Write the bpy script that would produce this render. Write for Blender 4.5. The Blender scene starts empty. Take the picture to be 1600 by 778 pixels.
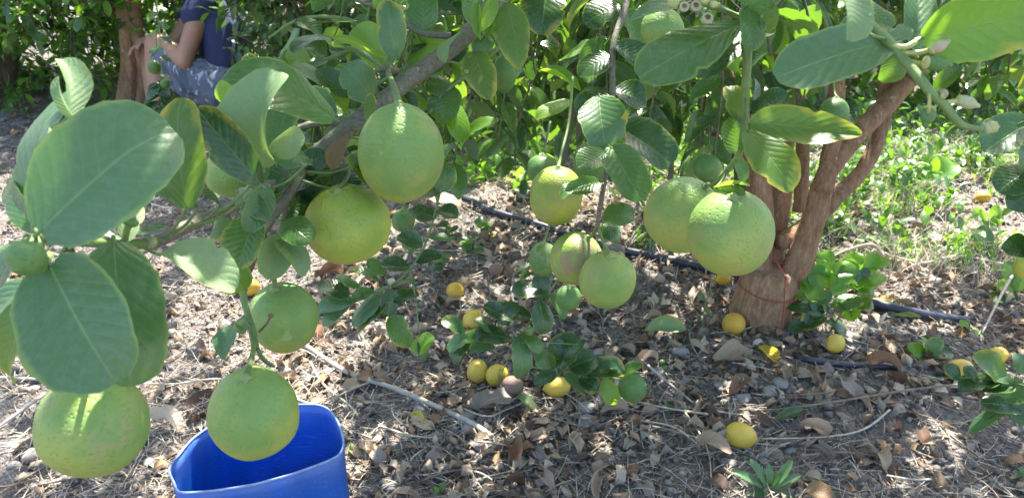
import bpy, math, random
import numpy as np
from mathutils import Vector, Matrix, Quaternion
R = math.radians
random.seed(7); rng = np.random.default_rng(7)
S = bpy.context.scene; COL = S.collection
# ------------------------------------------------------------------ camera, sky, sun
TH = R(25.6); FPX = 1186.0; CAM = Vector((0, 0, 1.2))
FW = Vector((0, math.cos(TH), -math.sin(TH))); UP = Vector((0, math.sin(TH), math.cos(TH))); RT = Vector((1, 0, 0))
cd = bpy.data.cameras.new('camera'); cam = bpy.data.objects.new('camera', cd); COL.objects.link(cam)
cam.location = CAM; cam.rotation_euler = (math.pi/2 - TH, 0, 0)
cd.sensor_width = 36; cd.lens = 36*FPX/1600; cd.clip_start = 0.02; cd.clip_end = 1000
cd.dof.use_dof = True; cd.dof.focus_distance = 0.95; cd.dof.aperture_fstop = 14
S.camera = cam
SUN_EL, SUN_AZ = R(57), R(14)
w = bpy.data.worlds.new('World'); S.world = w; w.use_nodes = True
nt = w.node_tree; sky = nt.nodes.new('ShaderNodeTexSky'); sky.sky_type = 'NISHITA'; sky.sun_disc = False
sky.sun_elevation = SUN_EL; sky.sun_rotation = SUN_AZ; sky.air_density = 1.0; sky.dust_density = 2.5; sky.ozone_density = 1.0
bg = nt.nodes['Background']; bg.inputs[1].default_value = 0.14
nt.links.new(sky.outputs[0], bg.inputs[0])
ld = bpy.data.lights.new('sun', 'SUN'); ld.energy = 5.0; ld.angle = R(0.6); ld.color = (1, .95, .86)
lo = bpy.data.objects.new('sun', ld); COL.objects.link(lo)
sdir = Vector((math.sin(SUN_AZ)*math.cos(SUN_EL), math.cos(SUN_AZ)*math.cos(SUN_EL), math.sin(SUN_EL)))
lo.rotation_euler = sdir.to_track_quat('Z', 'Y').to_euler(); lo.location = sdir*30
S.view_settings.view_transform = 'Standard'; S.view_settings.look = 'None'
S.view_settings.exposure = 2.05; S.view_settings.gamma = 1
S.render.engine = 'CYCLES'
S.cycles.use_denoising = True; S.cycles.max_bounces = 8; S.cycles.transmission_bounces = 6
S.cycles.diffuse_bounces = 5; S.cycles.caustics_reflective = False; S.cycles.caustics_refractive = False

# ------------------------------------------------------------------ pixel of the photograph -> point of the place
def ray(px, py): return FW + RT*((px-800)/FPX) + UP*((389-py)/FPX)
def P(px, py, d): return CAM + ray(px, py)*d
def PZ(px, py, z): r = ray(px, py); return CAM + r*((z-CAM.z)/r.z)
def PY(px, py, y): r = ray(px, py); return CAM + r*((y-CAM.y)/r.y)
def proj(p):
    v = Vector(p)-CAM; d = v.dot(FW)
    if d <= 0.02: return None
    return (800+v.dot(RT)/d*FPX, 389-v.dot(UP)/d*FPX, d)

# ------------------------------------------------------------------ noise
_T = {}
def vnoise(x, y, sc, seed=0):
    if seed not in _T: _T[seed] = np.random.default_rng(seed+100).random((256, 256))
    t = _T[seed]; x = np.asarray(x, float)*sc+1000.37*0+500; y = np.asarray(y, float)*sc+500
    xi = np.floor(x).astype(int); yi = np.floor(y).astype(int); fx = x-xi; fy = y-yi
    fx = fx*fx*(3-2*fx); fy = fy*fy*(3-2*fy)
    g = lambda a, b: t[a & 255, b & 255]
    return (g(xi, yi)*(1-fx)+g(xi+1, yi)*fx)*(1-fy)+(g(xi, yi+1)*(1-fx)+g(xi+1, yi+1)*fx)*fy
def gh(x, y):
    x = np.asarray(x, float); y = np.asarray(y, float)
    c = np.abs(vnoise(x, y, 14, 3)-.5)*2; c2 = np.abs(vnoise(x, y, 33, 4)-.5)*2
    h = (vnoise(x, y, 1.1, 1)-.5)*.05+(vnoise(x, y, 4.3, 2)-.5)*.03+(c-.5)*.012+(c2-.5)*.010+(vnoise(x, y, 70, 5)-.5)*.006
    dx = x-TB[0]; dy = y-TB[1]; h = h+.035*np.exp(-(dx*dx+dy*dy)/.35)
    far = np.clip((np.hypot(x, y-3)-9)/10, 0, 1)
    return h*(1-far)
TB = PZ(1185, 515, 0)
def G(px, py, lift=0.0):
    p = PZ(px, py, 0)
    for _ in range(4): p = PZ(px, py, float(gh(p.x, p.y))+lift)
    return p

# ------------------------------------------------------------------ meshes
def mesh_np(name, V, F, mat=None, smooth=True, uv=None, attrs=None):
    V = np.asarray(V, np.float32); F = np.asarray(F, np.int32); n = F.shape[1]
    me = bpy.data.meshes.new(name)
    me.vertices.add(len(V)); me.vertices.foreach_set('co', V.ravel())
    me.loops.add(F.size); me.loops.foreach_set('vertex_index', F.ravel())
    me.polygons.add(len(F)); me.polygons.foreach_set('loop_start', np.arange(0, F.size, n, dtype=np.int32))
    me.polygons.foreach_set('loop_total', np.full(len(F), n, np.int32))
    if smooth: me.polygons.foreach_set('use_smooth', np.ones(len(F), bool))
    if uv is not None:
        l = me.uv_layers.new(name='UVMap'); l.data.foreach_set('uv', np.asarray(uv, np.float32)[F.ravel()].ravel())
    for k, a in (attrs or {}).items():
        at = me.attributes.new(k, 'FLOAT', 'POINT'); at.data.foreach_set('value', np.asarray(a, np.float32))
    me.update(calc_edges=True); me.validate()
    if mat: me.materials.append(mat)
    return me
def link(name, me, parent=None, loc=None, **kw):
    o = bpy.data.objects.new(name, me); COL.objects.link(o)
    if loc is not None: o.location = loc
    if parent is not None:
        o.parent = parent; o.matrix_parent_inverse = parent.matrix_basis.inverted()
    for k, v in kw.items(): o[k] = v
    return o
def empty(name, loc, **kw):
    o = bpy.data.objects.new(name, None); o.empty_display_size = .05; o.location = loc; COL.objects.link(o)
    for k, v in kw.items(): o[k] = v
    return o
class Geo:                                   # gathers tubes and shapes (quads) for one mesh
    def __init__(s): s.V = []; s.F = []; s.n = 0
    def add(s, V, F): s.V.append(np.asarray(V, float)); s.F.append(np.asarray(F, int)+s.n); s.n += len(V)
    def tube(s, pts, rad, seg=8, lump=0, seed=0, cap=True):
        pts = [Vector(p) for p in pts]
        if isinstance(rad, (int, float)): rad = [rad]*len(pts)
        pts, rad = smooth_path(pts, rad); n = len(pts)
        t = (pts[1]-pts[0]).normalized(); nrm = t.orthogonal().normalized(); V = []
        for i, p in enumerate(pts):
            t2 = (pts[min(i+1, n-1)]-pts[max(i-1, 0)]).normalized()
            nrm = (nrm-t2*nrm.dot(t2)).normalized(); b = t2.cross(nrm)
            for k in range(seg):
                a = 2*math.pi*k/seg; r = rad[i]
                if lump: r *= 1+lump*(float(vnoise(i*.35+seed*3, 2.2*math.cos(a)+seed, 1, 8))+float(vnoise(i*.9, 3*math.sin(a)+seed*2, 1, 9))-1)
                V.append(p+(nrm*math.cos(a)+b*math.sin(a))*r)
        F = [(i*seg+k, i*seg+(k+1) % seg, (i+1)*seg+(k+1) % seg, (i+1)*seg+k) for i in range(n-1) for k in range(seg)]
        if cap:
            V.append(pts[0]); V.append(pts[-1]); c0 = n*seg; c1 = c0+1
            for k in range(0, seg, 2):
                F.append((c0, (k+2) % seg, k+1, k)); F.append((c1, (n-1)*seg+k, (n-1)*seg+k+1, (n-1)*seg+(k+2) % seg))
        s.add([tuple(v) for v in V], F); return s
    def ball(s, c, r, sx=1, sy=1, sz=1, seg=10, rings=6, q=None):
        V = []; F = []
        for j in range(rings+1):
            a = math.pi*j/rings
            for k in range(seg):
                b = 2*math.pi*k/seg; v = Vector((math.sin(a)*math.cos(b)*sx, math.sin(a)*math.sin(b)*sy, math.cos(a)*sz))*r
                if q: v = q @ v
                V.append(tuple(Vector(c)+v))
        for j in range(rings):
            for k in range(seg): F.append((j*seg+k, (j+1)*seg+k, (j+1)*seg+(k+1) % seg, j*seg+(k+1) % seg))
        s.add(V, F); return s
    def mesh(s, name, mat, smooth=True): return mesh_np(name, np.concatenate(s.V), np.concatenate(s.F), mat, smooth)
def smooth_path(pts, rad, m=None):
    n = len(pts)
    if n < 3: return pts, list(rad)
    L = sum((pts[i+1]-pts[i]).length for i in range(n-1)); r0 = max(max(rad), 1e-4)
    m = m or max(2, min(6, int(L/(n-1)/(r0*1.6))+1)); P2 = []; R2 = []
    for i in range(n-1):
        a = pts[max(i-1, 0)]; b = pts[i]; c = pts[i+1]; d = pts[min(i+2, n-1)]
        for k in range(m):
            t = k/m; P2.append(.5*((2*b)+(c-a)*t+(2*a-5*b+4*c-d)*t*t+(3*b-a-3*c+d)*t**3)); R2.append(rad[i]*(1-t)+rad[i+1]*t)
    P2.append(pts[-1]); R2.append(rad[-1]); return P2, R2

# ------------------------------------------------------------------ materials
class NT:
    def __init__(s, name):
        s.m = bpy.data.materials.new(name); s.m.use_nodes = True; s.t = s.m.node_tree; s.t.nodes.clear()
        s.out = s.n('ShaderNodeOutputMaterial')
    def n(s, typ, props=None, **ins):
        nd = s.t.nodes.new(typ)
        for k, v in (props or {}).items(): setattr(nd, k, v)
        for k, v in ins.items():
            key = int(k[1:]) if k[0] == 'i' and k[1:].isdigit() else k.replace('_', ' ')
            s.set(nd.inputs[key], v)
        return nd
    def set(s, inp, v):
        if isinstance(v, bpy.types.NodeSocket): s.t.links.new(v, inp)
        elif isinstance(v, bpy.types.Node): s.t.links.new(v.outputs[0], inp)
        elif hasattr(v, '__len__'): inp.default_value = (*v, 1) if len(v) == 3 and inp.type == 'RGBA' else v
        else: inp.default_value = v
    def math(s, op, a, b=0.0, c=0.0): return s.n('ShaderNodeMath', {'operation': op}, i0=a, i1=b, i2=c).outputs[0]
    def mix(s, f, a, b, mode='MIX'): return s.n('ShaderNodeMixRGB', {'blend_type': mode}, i0=f, i1=a, i2=b).outputs[0]
    def noise(s, vec, scale, detail=3, rough=.6, dist=0): return s.n('ShaderNodeTexNoise', Vector=vec, Scale=scale, Detail=detail, Roughness=rough, Distortion=dist).outputs[0]
    def ramp(s, f, *st):
        r = s.n('ShaderNodeValToRGB', i0=f); e = r.color_ramp.elements
        while len(e) < len(st): e.new(.5)
        for i, (p, c) in enumerate(st): e[i].position = p; e[i].color = (*c, 1) if len(c) == 3 else c
        return r.outputs[0]
    def rng(s, f, a, b, c=0.0, d=1.0): return s.n('ShaderNodeMapRange', i0=f, i1=a, i2=b, i3=c, i4=d).outputs[0]
    def bump(s, h, st=.5, dist=.002, nrm=None):
        b = s.n('ShaderNodeBump', Height=h, Strength=st, Distance=dist)
        if nrm is not None: s.set(b.inputs['Normal'], nrm)
        return b.outputs[0]
    def done(s, sh): s.t.links.new(sh.outputs[0] if isinstance(sh, bpy.types.Node) else sh, s.out.inputs[0]); return s.m
    def rnd(s):
        o = s.n('ShaderNodeObjectInfo').outputs['Random']; a = s.n('ShaderNodeAttribute', {'attribute_name': 'rnd'}).outputs['Fac']
        return s.math('FRACT', s.math('ADD', o, a))

def leaf_material(name, dark, light, under, trans, yellow=0.0, edge=(.55, .45, .05), rough=.38, tfac=.32, brown=0.0):
    t = NT(name); r = t.rnd()
    uv = t.n('ShaderNodeUVMap'); sx = t.n('ShaderNodeSeparateXYZ', i0=uv); u = sx.outputs[0]; v = sx.outputs[1]
    au = t.math('ABSOLUTE', t.math('SUBTRACT', t.math('MULTIPLY', u, 2.0), 1.0))
    obj = t.n('ShaderNodeTexCoord').outputs['Object']
    cv = t.n('ShaderNodeCombineXYZ', i0=t.math('ADD', u, t.math('MULTIPLY', r, 31)), i1=t.math('MULTIPLY', v, 1.7), i2=t.math('MULTIPLY', r, 17))
    big = t.noise(cv, 3.2, 3); fine = t.noise(cv, 26, 3)
    mid = t.math('SUBTRACT', 1.0, t.math('MINIMUM', t.math('MULTIPLY', au, 26.0), 1.0))
    side = t.math('SUBTRACT', t.math('MULTIPLY', v, 9.0), t.math('MULTIPLY', au, 2.6))
    side = t.math('ADD', side, t.math('MULTIPLY', big, .5))
    saw = t.math('ABSOLUTE', t.math('SUBTRACT', t.math('FRACT', side), .5))          # 0 on the vein
    vein = t.math('SUBTRACT', 1.0, t.math('MINIMUM', t.math('MULTIPLY', saw, 13.0), 1.0))
    vfac = t.math('MAXIMUM', t.math('MULTIPLY', vein, .30), mid)
    top = t.mix(t.math('ADD', t.math('MULTIPLY', r, .65), t.math('MULTIPLY', big, .35)), dark, light)
    top = t.mix(t.rng(fine, .35, .75, 0, .22), top, tuple(c*1.6 for c in light))
    top = t.mix(t.math('MULTIPLY', vfac, .42), top, (.30, .42, .13))
    em = t.math('MULTIPLY', t.rng(t.math('ADD', au, t.math('MULTIPLY', t.math('SUBTRACT', big, .5), .25)), .90, .99), .55)
    top = t.mix(em, top, (.32, .40, .07))
    ylw = t.math('MAXIMUM', yellow, t.math('MULTIPLY', .7, t.math('GREATER_THAN', t.math('FRACT', t.math('MULTIPLY', r, 13.7)), .86))) if yellow >= 0 else 0.0
    ym = t.rng(t.math('ADD', t.math('ADD', t.math('MULTIPLY', au, .5), t.math('MULTIPLY', v, .45)), t.math('MULTIPLY', big, .75)), 1.0, 1.35)
    top = t.mix(t.math('MULTIPLY', ym, ylw), top, edge)
    spot = t.rng(t.noise(cv, 55, 1), .72, .76, 0, .55)
    top = t.mix(t.math('MULTIPLY', spot, t.rng(big, .5, .7)), top, (.34, .33, .16))
    if brown: top = t.mix(t.rng(t.noise(cv, 5, 4), .62-brown*.4, .68-brown*.4), top, (.21, .12, .06))
    bf = t.n('ShaderNodeNewGeometry').outputs['Backfacing']
    und = t.mix(t.math('MULTIPLY', vfac, .5), t.mix(big, under, tuple(c*.75 for c in under)), tuple(min(1, c*1.5) for c in under))
    col = t.mix(bf, top, und)
    dust = t.rng(t.noise(cv, 9, 4), .45, .8, 0, .16); col = t.mix(dust, col, (.33, .36, .30))
    h0 = t.math('MULTIPLY', big, 2.0)
    h = t.math('ADD', t.math('MULTIPLY', t.math('SINE', t.math('MULTIPLY', saw, 3.14)), .55), t.math('ADD', t.math('MULTIPLY', fine, .5), t.math('MULTIPLY', mid, -1.0)))
    nb = t.bump(t.math('ADD', h0, t.math('MULTIPLY', h, 1.3)), .32, .0010)
    p = t.n('ShaderNodeBsdfPrincipled', Base_Color=col, Roughness=t.math('ADD', t.rng(big, .3, .7, rough-.10, rough+.06), t.math('MULTIPLY', bf, .25)), Normal=nb)
    p.inputs['Specular IOR Level'].default_value = .62
    tc = t.mix(t.math('MULTIPLY', vfac, .5), trans, tuple(c*.6 for c in trans)); tc = t.mix(t.math('MULTIPLY', ym, ylw), tc, (.75, .55, .04))
    tc = t.mix(t.math('MULTIPLY', big, .4), tc, tuple(c*.6 for c in trans))
    tr = t.n('ShaderNodeBsdfTranslucent', Color=tc, Normal=nb)
    return t.done(t.n('ShaderNodeMixShader', i0=tfac, i1=p.outputs[0], i2=tr.outputs[0]))
M = {}
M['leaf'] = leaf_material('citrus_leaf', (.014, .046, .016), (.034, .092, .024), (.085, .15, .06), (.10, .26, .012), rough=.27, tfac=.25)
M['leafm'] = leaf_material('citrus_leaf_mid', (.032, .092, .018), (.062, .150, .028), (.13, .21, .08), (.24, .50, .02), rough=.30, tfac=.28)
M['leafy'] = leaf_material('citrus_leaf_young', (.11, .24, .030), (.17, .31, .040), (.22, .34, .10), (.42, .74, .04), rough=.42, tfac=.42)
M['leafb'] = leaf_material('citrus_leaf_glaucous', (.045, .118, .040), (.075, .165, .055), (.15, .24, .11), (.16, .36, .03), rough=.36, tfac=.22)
M['leafye'] = leaf_material('citrus_leaf_yellowing', (.042, .115, .020), (.075, .165, .028), (.17, .26, .09), (.30, .50, .03), yellow=1.0, tfac=.4)
M['leafyy'] = leaf_material('citrus_leaf_yellow', (.45, .40, .03), (.60, .42, .03), (.5, .42, .08), (.8, .55, .03), yellow=1.0)
M['leafbr'] = leaf_material('citrus_leaf_browned', (.06, .12, .03), (.10, .15, .03), (.2, .2, .1), (.3, .3, .05), yellow=1.0, edge=(.25, .14, .05), brown=1.0, rough=.6)
M['leafu'] = leaf_material('citrus_leaf_pale', (.17, .27, .12), (.20, .30, .14), (.22, .31, .15), (.32, .5, .1), rough=.6, tfac=.3)
M['leafsun'] = leaf_material('leaf_painted_sunlit_yellow_blotch', (.07, .18, .02), (.12, .26, .03), (.2, .33, .08), (.34, .66, .03), yellow=1.0, tfac=.42)  # sunlight is painted into the brighter green; the yellow blotch is the leaf's own
M['leafg'] = leaf_material('leaf_painted_sunny', (.07, .20, .02), (.13, .30, .03), (.2, .33, .08), (.42, .80, .03), rough=.4, tfac=.45)  # brighter copy of the leaf: sun and backlight are put into its colour

def dry_material(name, a, b, rough=.75):
    t = NT(name); r = t.rnd(); uv = t.n('ShaderNodeUVMap'); sx = t.n('ShaderNodeSeparateXYZ', i0=uv)
    cv = t.n('ShaderNodeCombineXYZ', i0=t.math('ADD', sx.outputs[0], t.math('MULTIPLY', r, 23)), i1=sx.outputs[1], i2=r)
    n = t.noise(cv, 4, 4); f = t.noise(cv, 30, 3)
    au = t.math('ABSOLUTE', t.math('SUBTRACT', t.math('MULTIPLY', sx.outputs[0], 2.0), 1.0))
    saw = t.math('ABSOLUTE', t.math('SUBTRACT', t.math('FRACT', t.math('SUBTRACT', t.math('MULTIPLY', sx.outputs[1], 8.0), t.math('MULTIPLY', au, 2.4))), .5))
    c = t.mix(t.math('ADD', t.math('MULTIPLY', r, .7), t.math('MULTIPLY', n, .3)), a, b)
    c = t.mix(t.rng(f, .4, .8, 0, .5), c, tuple(x*.45 for x in a))
    c = t.mix(t.rng(au, 0, .07, .5, 0), c, tuple(min(1, x*1.4) for x in b))
    nb = t.bump(t.math('ADD', f, t.math('MULTIPLY', saw, 2.0)), .5, .001)
    p = t.n('ShaderNodeBsdfPrincipled', Base_Color=c, Roughness=rough, Normal=nb)
    tr = t.n('ShaderNodeBsdfTranslucent', Color=b)
    return t.done(t.n('ShaderNodeMixShader', i0=.15, i1=p.outputs[0], i2=tr.outputs[0]))
DRY = {'tan': dry_material('dry_leaf_tan', (.31, .225, .15), (.50, .39, .28)), 'pale': dry_material('dry_leaf_pale', (.48, .40, .30), (.62, .54, .43)),
       'brown': dry_material('dry_leaf_brown', (.10, .055, .035), (.22, .13, .08)), 'grey': dry_material('dry_leaf_grey', (.20, .17, .15), (.34, .30, .26)),
       'rusty': dry_material('dry_leaf_rusty', (.19, .095, .055), (.31, .175, .10))}
def litter_material():
    t = NT('leaf_litter'); r = t.rnd(); pos = t.n('ShaderNodeNewGeometry').outputs['Position']
    c = t.ramp(r, (0, (.09, .06, .045)), (.2, (.25, .165, .10)), (.4, (.42, .31, .21)), (.6, (.27, .225, .19)), (.78, (.55, .46, .35)), (.92, (.40, .22, .10)), (1, (.12, .10, .09)))
    f = t.noise(pos, 260, 3); c = t.mix(t.rng(f, .4, .8, 0, .5), c, (.12, .09, .07))
    p = t.n('ShaderNodeBsdfPrincipled', Base_Color=c, Roughness=.8, Normal=t.bump(f, .4, .001))
    tr = t.n('ShaderNodeBsdfTranslucent', Color=c)
    return t.done(t.n('ShaderNodeMixShader', i0=.12, i1=p.outputs[0], i2=tr.outputs[0]))
M['litter'] = litter_material()
def soil_material():
    t = NT('dry_soil'); pos = t.n('ShaderNodeNewGeometry').outputs['Position']
    a = t.noise(pos, 2.1, 4); b = t.noise(pos, 28, 5, .7); c = t.noise(pos, 160, 4, .7)
    vr = t.n('ShaderNodeTexVoronoi', Vector=pos, Scale=120.0); vo = vr.outputs['Distance']; vc = t.n('ShaderNodeSeparateXYZ', i0=vr.outputs['Color']).outputs[0]
    col = t.ramp(b, (.28, (.05, .044, .040)), (.5, (.145, .130, .118)), (.72, (.28, .256, .235)))
    col = t.mix(t.rng(a, .4, .65, 0, .6), col, (.24, .20, .17))
    col = t.mix(t.math('MULTIPLY', t.rng(vc, .55, 1.0), t.rng(c, .35, .65, .2, .75)), col, (.42, .37, .32))
    col = t.mix(t.rng(c, .55, .75, 0, .6), col, (.06, .05, .045))
    h = t.math('ADD', t.math('MULTIPLY', b, 1.2), t.math('ADD', t.math('MULTIPLY', c, .5), t.math('MULTIPLY', vo, -.6)))
    return t.done(t.n('ShaderNodeBsdfPrincipled', Base_Color=col, Roughness=.92, Normal=t.bump(h, 1.0, .014)))
M['soil'] = soil_material()
def simple(name, a, b, scale=20, rough=.6, bump=.3, dist=.002, detail=4, spec=.5, stretch=None, metal=0):
    t = NT(name); o = t.n('ShaderNodeTexCoord').outputs['Object']; r = t.rnd()
    if stretch: o = t.n('ShaderNodeMapping', Vector=o, Scale=stretch)
    n = t.noise(o, scale, detail); f = t.noise(o, scale*7, 3)
    c = t.mix(t.rng(n, .3, .7), a, b); c = t.mix(t.math('MULTIPLY', r, .35), c, tuple(x*.6 for x in a))
    c = t.mix(t.rng(f, .5, .8, 0, .4), c, tuple(x*.5 for x in a))
    return t.done(t.n('ShaderNodeBsdfPrincipled', Base_Color=c, Roughness=rough, Metallic=metal, Specular_IOR_Level=spec, Normal=t.bump(t.math('ADD', n, t.math('MULTIPLY', f, .5)), bump, dist)))
M['stone'] = simple('stone', (.20, .19, .18), (.40, .37, .34), 60, .85, .5)
M['crumb'] = simple('soil_crumbs', (.085, .075, .068), (.30, .27, .245), 90, .9, .5)
M['straw'] = simple('straw', (.38, .32, .25), (.66, .59, .48), 60, .8, .2)
M['stick'] = simple('weathered_stick', (.36, .31, .26), (.56, .50, .44), 50, .8, .6, .0015, stretch=None)
M['twigbrown'] = simple('brown_twig', (.16, .11, .08), (.30, .22, .17), 60, .8, .4)
def bark_material():
    t = NT('lemon_bark'); o = t.n('ShaderNodeTexCoord').outputs['Object']; st = t.n('ShaderNodeMapping', Vector=o, Scale=(1, 1, .3))
    a = t.noise(o, 9, 4); f = t.noise(st, 110, 6, .7); m = t.noise(st, 34, 5, .65, .6); l = t.noise(o, 45, 3)
    c = t.ramp(t.math('ADD', t.math('MULTIPLY', f, .5), t.math('MULTIPLY', m, .5)), (.32, (.12, .060, .032)), (.48, (.27, .150, .080)), (.62, (.41, .255, .150)), (.75, (.52, .37, .25)))
    c = t.mix(t.rng(a, .5, .75, 0, .3), c, (.26, .235, .18)); c = t.mix(t.rng(l, .68, .72, 0, .6), c, (.50, .48, .42))
    v = t.n('ShaderNodeTexVoronoi', {'feature': 'DISTANCE_TO_EDGE'}, Vector=st, Scale=95.0).outputs['Distance']; cr = t.math('MULTIPLY', t.rng(v, 0, .08, 1, 0), t.rng(a, .4, .6)); c = t.mix(t.math('MULTIPLY', cr, .3), c, (.07, .04, .03))
    h = t.math('ADD', t.math('MULTIPLY', m, 1.6), t.math('SUBTRACT', t.math('MULTIPLY', f, .9), t.math('MULTIPLY', cr, .4)))
    return t.done(t.n('ShaderNodeBsdfPrincipled', Base_Color=c, Roughness=.85, Normal=t.bump(h, .8, .005)))
M['bark'] = bark_material()
def branch_bark():
    t = NT('grey_brown_branch_bark'); o = t.n('ShaderNodeTexCoord').outputs['Object']
    n = t.noise(o, 14, 3); f = t.noise(o, 260, 4, .7); m = t.noise(t.n('ShaderNodeMapping', Vector=o, Rotation=(0, .55, 0), Scale=(.25, 1, 1)), 190, 4, .7); l = t.noise(o, 130, 2)
    c = t.ramp(t.math('ADD', t.math('MULTIPLY', m, .6), t.math('MULTIPLY', f, .4)), (.35, (.075, .062, .042)), (.5, (.155, .135, .098)), (.68, (.26, .235, .185)))
    c = t.mix(t.rng(n, .42, .62, 0, .55), c, (.125, .150, .075)); c = t.mix(t.rng(l, .66, .70, 0, .6), c, (.34, .30, .24))
    return t.done(t.n('ShaderNodeBsdfPrincipled', Base_Color=c, Roughness=.72, Normal=t.bump(t.math('ADD', m, t.math('ADD', t.math('MULTIPLY', f, .5), t.math('MULTIPLY', l, .6))), .8, .0016)))
M['barkg'] = branch_bark()
M['barkd'] = simple('far_bark', (.10, .065, .05), (.22, .15, .11), 18, .9, .8, .004)
M['shoot'] = simple('green_shoot', (.10, .175, .045), (.20, .28, .085), 90, .5, .5, .0009, 5)
M['calyx'] = simple('calyx', (.20, .28, .09), (.32, .38, .14), 80, .6, .3, .0006)
M['scar'] = simple('brown_scar', (.10, .05, .035), (.25, .15, .10), 90, .8, .4, .0006)
M['hose'] = simple('irrigation_pipe', (.022, .026, .045), (.06, .066, .09), 30, .42, .15, .0006)
M['cord'] = simple('red_cord', (.32, .02, .04), (.45, .05, .08), 200, .7, .3, .0005)
M['skin'] = simple('skin', (.42, .22, .15), (.52, .29, .20), 14, .5, .1, .001)
M['hair'] = simple('hair', (.02, .014, .01), (.05, .035, .025), 120, .6, .6, .002)
M['shoe'] = simple('shoe', (.05, .05, .05), (.09, .085, .08), 30, .7, .2)
M['petal'] = simple('flower_petal', (.36, .38, .18), (.52, .52, .30), 60, .5, .2, .0006)
M['petalp'] = simple('flower_bud_pink', (.36, .27, .15), (.48, .42, .25), 60, .5, .2, .0006)
M['budy'] = simple('pale_yellow_green', (.38, .42, .12), (.52, .52, .2), 60, .5, .2, .0006)
M['orange'] = simple('orange_scrap', (.75, .16, .02), (.8, .3, .04), 60, .6, .2)
def rind(name, g1, g2, y, amt, pore=270, scab=0.0, rough=.44):
    t = NT(name); o = t.n('ShaderNodeTexCoord').outputs['Object']; r = t.n('ShaderNodeObjectInfo').outputs['Random']
    of = t.n('ShaderNodeVectorMath', {'operation': 'ADD'}, i0=o, i1=t.n('ShaderNodeCombineXYZ', i0=t.math('MULTIPLY', r, 9), i1=r, i2=r).outputs[0]).outputs[0]
    n = t.noise(of, 16, 3); n2 = t.noise(of, 70, 4)
    z = t.n('ShaderNodeSeparateXYZ', i0=o).outputs[2]
    c = t.mix(t.math('ADD', t.math('MULTIPLY', n, .8), t.math('MULTIPLY', r, .2)), g1, g2)
    ym = t.rng(t.math('ADD', t.math('MULTIPLY', z, -7.0), t.math('MULTIPLY', t.math('SUBTRACT', n, .5), 3.0)), -.30, .45, 0, amt)
    c = t.mix(ym, c, y)
    v = t.n('ShaderNodeTexVoronoi', Vector=of, Scale=float(pore)); dst = v.outputs['Distance']
    c = t.mix(t.rng(dst, 0, .35, .2, 0), c, tuple(x*.5 for x in g1))
    c = t.mix(t.rng(n2, .66, .72, 0, .25), c, tuple(min(1, x*1.5) for x in g2))
    mk = t.noise(of, 30, 4, .7); c = t.mix(t.rng(mk, .66, .72, 0, .45), c, (.42, .42, .24)); rub = t.math('MULTIPLY', t.rng(t.noise(of, 13, 3), .54, .66), t.rng(t.noise(of, 150, 3), .42, .58, 0, .6)); c = t.mix(rub, c, (.34, .28, .14) if g1[0] < .4 else (.34, .20, .08))
    if scab:
        x = t.n('ShaderNodeSeparateXYZ', i0=o).outputs[0]
        s = t.math('MULTIPLY', t.rng(n2, .44, .56), t.rng(t.math('ADD', t.math('MULTIPLY', x, -28), t.math('MULTIPLY', n, 1.0)), .2, .9, 0, scab)); c = t.mix(s, c, (.30, .235, .12))
    h = t.math('ADD', t.math('MINIMUM', t.math('MULTIPLY', dst, 2.2), 1.0), t.math('MULTIPLY', t.noise(of, 60, 3), .9)); h = t.math('MULTIPLY', h, t.rng(n, .3, .7, .5, 1.1))
    p = t.n('ShaderNodeBsdfPrincipled', Base_Color=c, Roughness=t.rng(n2, .3, .7, rough-.06, rough+.14), Normal=t.bump(h, .50, .0014))
    p.inputs['Specular IOR Level'].default_value = .42
    return t.done(p)
M['green'] = rind('green_lemon_rind', (.150, .270, .062), (.205, .335, .088), (.33, .38, .080), .85)
M['lime'] = rind('yellow_green_lemon_rind', (.200, .315, .050), (.28, .38, .055), (.45, .44, .06), .85)
M['scab'] = rind('scabbed_lemon_rind', (.14, .28, .05), (.19, .33, .06), (.36, .38, .06), .7, scab=1.0)
M['smallg'] = rind('young_lemon_rind', (.070, .165, .040), (.105, .21, .055), (.14, .27, .05), .3, 420)
M['yellow'] = rind('ripe_lemon_rind', (.60, .41, .05), (.70, .52, .08), (.46, .30, .06), .5, 300)
M['amber'] = rind('overripe_lemon_rind', (.58, .34, .04), (.66, .42, .05), (.48, .26, .04), .6, 300)
M['rotten'] = rind('rotten_lemon_rind', (.16, .10, .08), (.26, .18, .15), (.18, .11, .08), .5, 260, rough=.7)
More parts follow.
